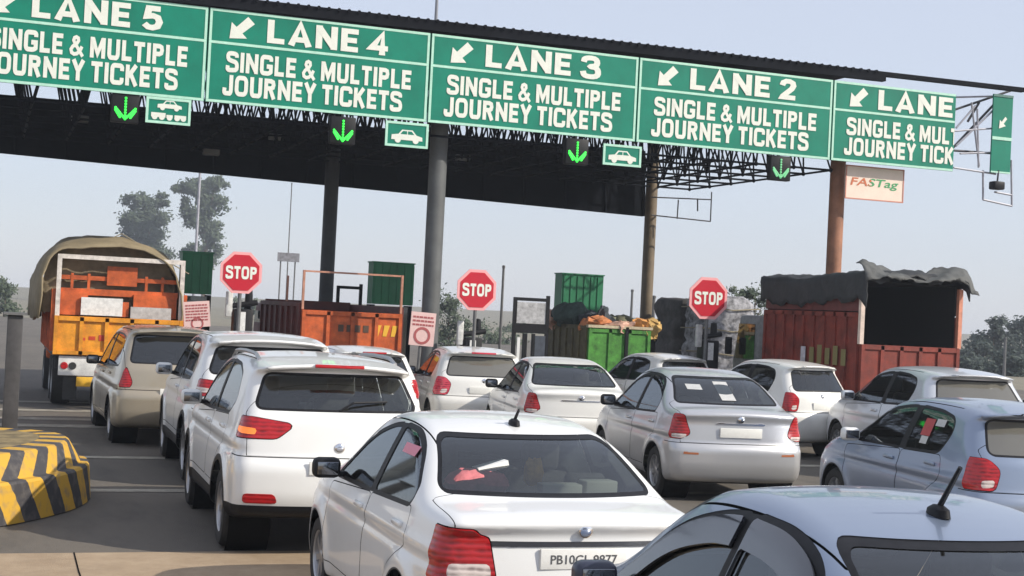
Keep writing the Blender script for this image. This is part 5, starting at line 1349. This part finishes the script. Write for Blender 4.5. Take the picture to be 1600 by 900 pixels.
on_car(c_dz, 'paper', MB().box(-.10, .10, -.05, .05, -.02, .02, Matrix.Rotation(-.25, 4, 'Y')), PLATE, (-.31, .86, 1.25), 'crumpled white paper leaning on the pink cushion in the white sedan', 'paper', .1)
on_car(c_dz, 'tissue_box', MB().box(-.13, .13, -.06, .06, -.05, .05), mat('box_cream', (.62, .60, .52), .6), (.12, .80, 1.11), 'pale cream box behind the rear glass of the nearest white sedan', 'box', 0, False, .01)
on_car(c_dz, 'tissue_box', MB().box(-.11, .11, -.06, .06, -.06, .06), mat('box_cream2', (.55, .54, .47), .6), (.38, .82, 1.12), 'second cream box, at the right behind the rear glass of the white sedan', 'box', .1, False, .01)
on_car(c_dz, 'ornament', pillow(.12, .08, .17, 5), mat('ornament_gold', (.62, .36, .06), .8, noise=.4, scale=16), (.0, .95, 1.21), 'golden brown soft toy hanging inside the nearest white sedan', 'toy')
# stickers on glass, roof box, seat cover
def child_box(car, name, x0, x1, y0, y1, z0, z1, m, bevel=0): return MB().box(x0, x1, y0, y1, z0, z1).build(name, m, car, bevel)
def sticker(car, kind, h, name, x0, x1, z0, z1, m, off=.004):
    sh = shell(kind, h); V = [(x, sh.rear_y(x, z)-off, z) for x, z in ((x0, z0), (x1, z0), (x1, z1), (x0, z1))]
    return mesh_obj(name, V, [(0, 1, 2, 3)], m, car)
def side_sticker(car, kind, h, name, y0, y1, z0, z1, m, off=.006):
    sh = shell(kind, h); V = [(-sh.side_x(y, z)-off, y, z) for y, z in ((y0, z0), (y1, z0), (y1, z1), (y0, z1))]
    return mesh_obj(name, V, [(0, 1, 2, 3)], m, car)
STW = mat('sticker_white', (.52, .52, .50), .5, noise=.1, scale=20); STR = mat('sticker_red', (.42, .05, .05), .5, noise=.1, scale=20)
sticker(c_s10, 'compact_sedan', .028, 'window_sticker', -.08, .10, 1.19, 1.40, STW); sticker(c_s10, 'compact_sedan', .028, 'window_sticker', -.44, -.26, 1.30, 1.36, STW)
side_sticker(c_sw, 'hatch', .028, 'window_sticker', 1.13, 1.32, 1.15, 1.32, STR); side_sticker(c_sw, 'hatch', .028, 'window_sticker', .92, 1.10, 1.26, 1.33, STW); side_sticker(c_sw, 'hatch', .028, 'window_sticker', 1.14, 1.28, 1.07, 1.145, STW)
side_sticker(c_dz, 'sedan', .025, 'window_sticker', 1.18, 1.50, 1.27, 1.33, mat('sticker_pink', (.72, .25, .32), .5))
on_car(c_nr, 'seat_towel', MB().box(-.24, .24, -.10, .04, -.30, .16), mat('towel_red', (.50, .04, .04), .9, noise=.4, scale=7, bump=.4), (-.36, 1.78, 1.02), 'red towel over the front seat inside the nearest blue silver car', 'towel', 0, False, .04)
# plate lettering of the white sedan
V, F = text_geo('PB10GL 9877', .40, .052, .012)
pl = [o for o in c_dz.children if o.name.startswith('number_plate')][0]
mesh_obj('lettering', [(x_-.20, shell('sedan', .025).rear_y(0, .83)-.023, y_-.0275+.83) for x_, y_ in V], F, mat('ink_black', (.08, .08, .08), .6), pl)

# ------------------------------------------------------------------ trees
BARK = mat('bark', (.12, .09, .065), .9, noise=.3, scale=6)
def leaf_mat(name, a, b):
    m, t, bs = new_mat(name)
    oi = t.nodes.new('ShaderNodeTexCoord'); n = t.nodes.new('ShaderNodeTexNoise'); n.inputs['Scale'].default_value = 1.3; n.inputs['Detail'].default_value = 4
    t.links.new(oi.outputs['Object'], n.inputs[0]); r = t.nodes.new('ShaderNodeValToRGB')
    r.color_ramp.elements[0].color = (*a, 1); r.color_ramp.elements[1].color = (*b, 1); r.color_ramp.elements[0].position = .35; r.color_ramp.elements[1].position = .65
    t.links.new(n.outputs[0], r.inputs[0]); t.links.new(r.outputs[0], bs.inputs['Base Color']); bs.inputs['Roughness'].default_value = .7
    MATS[name] = m; return m
LEAF = leaf_mat('leaves', (.035, .055, .03), (.075, .10, .055)); LEAF2 = leaf_mat('leaves_dark', (.018, .032, .026), (.035, .055, .038))
def tree(name, label, x, y, H_, lobes, lm, n=1600, leaf=.32, trunk=True, group='far trees behind the toll plaza'):
    """lobes: (dx, z, rx, rz, share)"""
    t = thing(name, label, 'tree', (x, y, 0), 0, group)
    tb_ = MB()
    P = [(0, 0, 0), (.06*H_*rng.uniform(-1, 1)*.5, 0, H_*.35), (.02*H_, 0, H_*.85)]
    tb_.tube(P, [H_*.018, H_*.013, H_*.004], 8)
    V = []; F = []
    for dx, z, rx, rz_, sh in lobes:
        tb_.tube([(0, 0, z*.6), (dx*.6, rng.uniform(-.3, .3)*rx, z*.9), (dx, 0, z)], [H_*.008, H_*.005, H_*.002], 6)
        # leaf clumps in the lobe
        nc = max(6, int(14*sh*len(lobes)))
        for c in range(nc):
            d = Vector((rng.gauss(0, 1), rng.gauss(0, 1), rng.gauss(0, 1))).normalized()*rng.uniform(.35, 1.0)
            cc = Vector((dx+d.x*rx, d.y*rx, z+d.z*rz_)); cr = rng.uniform(.28, .55)*min(rx, rz_)
            for k in range(int(n*sh/nc)):
                e = Vector((rng.gauss(0, 1), rng.gauss(0, 1), rng.gauss(0, .8)))*cr*.62; p = cc+e
                s_ = leaf*rng.uniform(.5, 1.2); a = Vector((rng.gauss(0, 1), rng.gauss(0, 1), rng.gauss(0, 1))).normalized(); b_ = a.orthogonal().normalized()
                i = len(V); V += [tuple(p-a*s_*.5), tuple(p+b_*s_*.28), tuple(p+a*s_*.5), tuple(p-b_*s_*.28)]; F.append((i, i+1, i+2, i+3))
    tb_.build('trunk', BARK, t, smooth=True)
    mesh_obj('crown', V, F, lm, t)
    return t
def px_tree(name, label, px, pytop, Y, lobes_px, lm, n=1600, leaf=.3, **k):
    """lobes given in photo pixels (px, py, rx, ry, share) at distance Y"""
    b0 = at_y(px, 450, Y); sc = abs(at_y(px+100, 450, Y)[0]-b0[0])/100; H_ = at_y(px, pytop, Y)[2]
    L_ = []
    for lx, ly, rx, ry, sh in lobes_px:
        q = at_y(lx, ly, Y); L_.append((q[0]-b0[0], q[2], rx*sc, ry*sc, sh))
    return tree(name, label, b0[0], Y, H_, L_, lm, n, leaf, **k)
px_tree('tall_tree', 'tall thin leafed grey green tree, left one of the far pair above the tan tarpaulin', 226, 296, 260, [(222, 315, 24, 16, .2), (210, 345, 24, 22, .22), (240, 342, 22, 24, .2), (222, 376, 38, 20, .26), (255, 312, 14, 12, .06), (226, 400, 42, 18, .2)], LEAF, 9000, .8)
px_tree('tall_tree', 'taller ragged grey green tree behind the pale pole, right one of the far pair', 318, 272, 250, [(338, 286, 18, 10, .1), (302, 294, 28, 15, .16), (330, 318, 22, 20, .18), (308, 340, 18, 24, .18), (332, 360, 18, 24, .18), (280, 296, 14, 9, .05), (312, 396, 34, 18, .16), (290, 320, 12, 12, .04)], LEAF, 8500, .8)
px_tree('bush_tree', 'green bushy tree between the thick grey column and the STOP sign beside it', 705, 448, 80, [(700, 480, 22, 22, .4), (715, 520, 26, 24, .4), (690, 535, 18, 18, .2)], LEAF, 2200, .24)
px_tree('bush_tree', 'pale green bush behind the barrier machine by the middle STOP sign', 790, 500, 90, [(770, 530, 30, 20, .5), (800, 545, 30, 20, .5)], LEAF, 1800, .26)
px_tree('bush_tree', 'green treetop peeping out behind the sheeted lorry and the red lorry', 1178, 440, 45, [(1165, 462, 22, 14, .5), (1190, 480, 24, 22, .5)], LEAF, 1100, .16)
px_tree('dark_tree', 'dark bushy tree with a pointed top beyond the red lorry', 1556, 492, 84, [(1553, 508, 12, 16, .14), (1540, 540, 26, 20, .3), (1568, 550, 24, 26, .3), (1525, 570, 20, 20, .26)], LEAF2, 6500, .34)
px_tree('dark_tree', 'dark tree at the right edge beyond the red lorry', 1600, 498, 88, [(1594, 520, 16, 20, .3), (1612, 545, 24, 28, .4), (1590, 575, 26, 20, .3)], LEAF2, 6500, .34)
px_tree('dark_tree', 'low dark tree between the red lorry and the pointed dark tree', 1510, 545, 80, [(1506, 568, 18, 16, .5), (1520, 585, 24, 16, .5)], LEAF2, 4500, .30)
px_tree('bush_tree', 'low grey green bush at the left edge behind the striped barrier', 8, 428, 110, [(4, 452, 18, 16, .5), (14, 475, 20, 18, .5)], LEAF, 1400, .32)

# ------------------------------------------------------------------ hazy air
hz = box('haze', -160, 320, -12, 330, -1.0, 24, D.materials.new('hazy_air'))
hm = hz.data.materials[0]; hm.use_nodes = True; t = hm.node_tree; t.nodes.remove(t.nodes['Principled BSDF'])
pv = t.nodes.new('ShaderNodeVolumePrincipled'); pv.inputs['Density'].default_value = .0010
pv.inputs['Color'].default_value = (.80, .86, .95, 1); pv.inputs['Anisotropy'].default_value = .2
t.links.new(pv.outputs[0], t.nodes['Material Output'].inputs['Volume'])
structure(hz, 'stuff')

for k, (px, top, Y, lo) in enumerate(((1530, 560, 70, ((1522, 575, 24, 18, .5), (1545, 580, 22, 16, .5))), (1575, 555, 66, ((1572, 575, 24, 20, .5), (1592, 585, 24, 18, .5))), (1497, 560, 72, ((1490, 578, 22, 16, .5), (1506, 585, 20, 14, .5))))):
    px_tree('dark_tree', ('broad dark shrub filling the gap under the pointed dark tree', 'broad dark shrub at the foot of the trees by the right edge', 'dark shrub touching the right side of the red lorry')[k], px, top, Y, lo, LEAF2, 5500, .30)
for k, (px, top, Y, lo) in enumerate(((420, 462, 150, ((400, 480, 40, 12, .5), (450, 484, 40, 10, .5))), (820, 505, 140, ((800, 520, 40, 14, .5), (850, 525, 40, 12, .5))), (1000, 512, 150, ((985, 525, 36, 12, .5), (1030, 528, 36, 12, .5))))):
    px_tree('bush_tree', ('low hazy bush on the horizon behind the empty orange tipper', 'low hazy bush on the horizon behind the gate frame with the white post', 'low hazy bush on the horizon behind the tan rear column')[k], px, top, Y, lo, LEAF, 1800, .42)
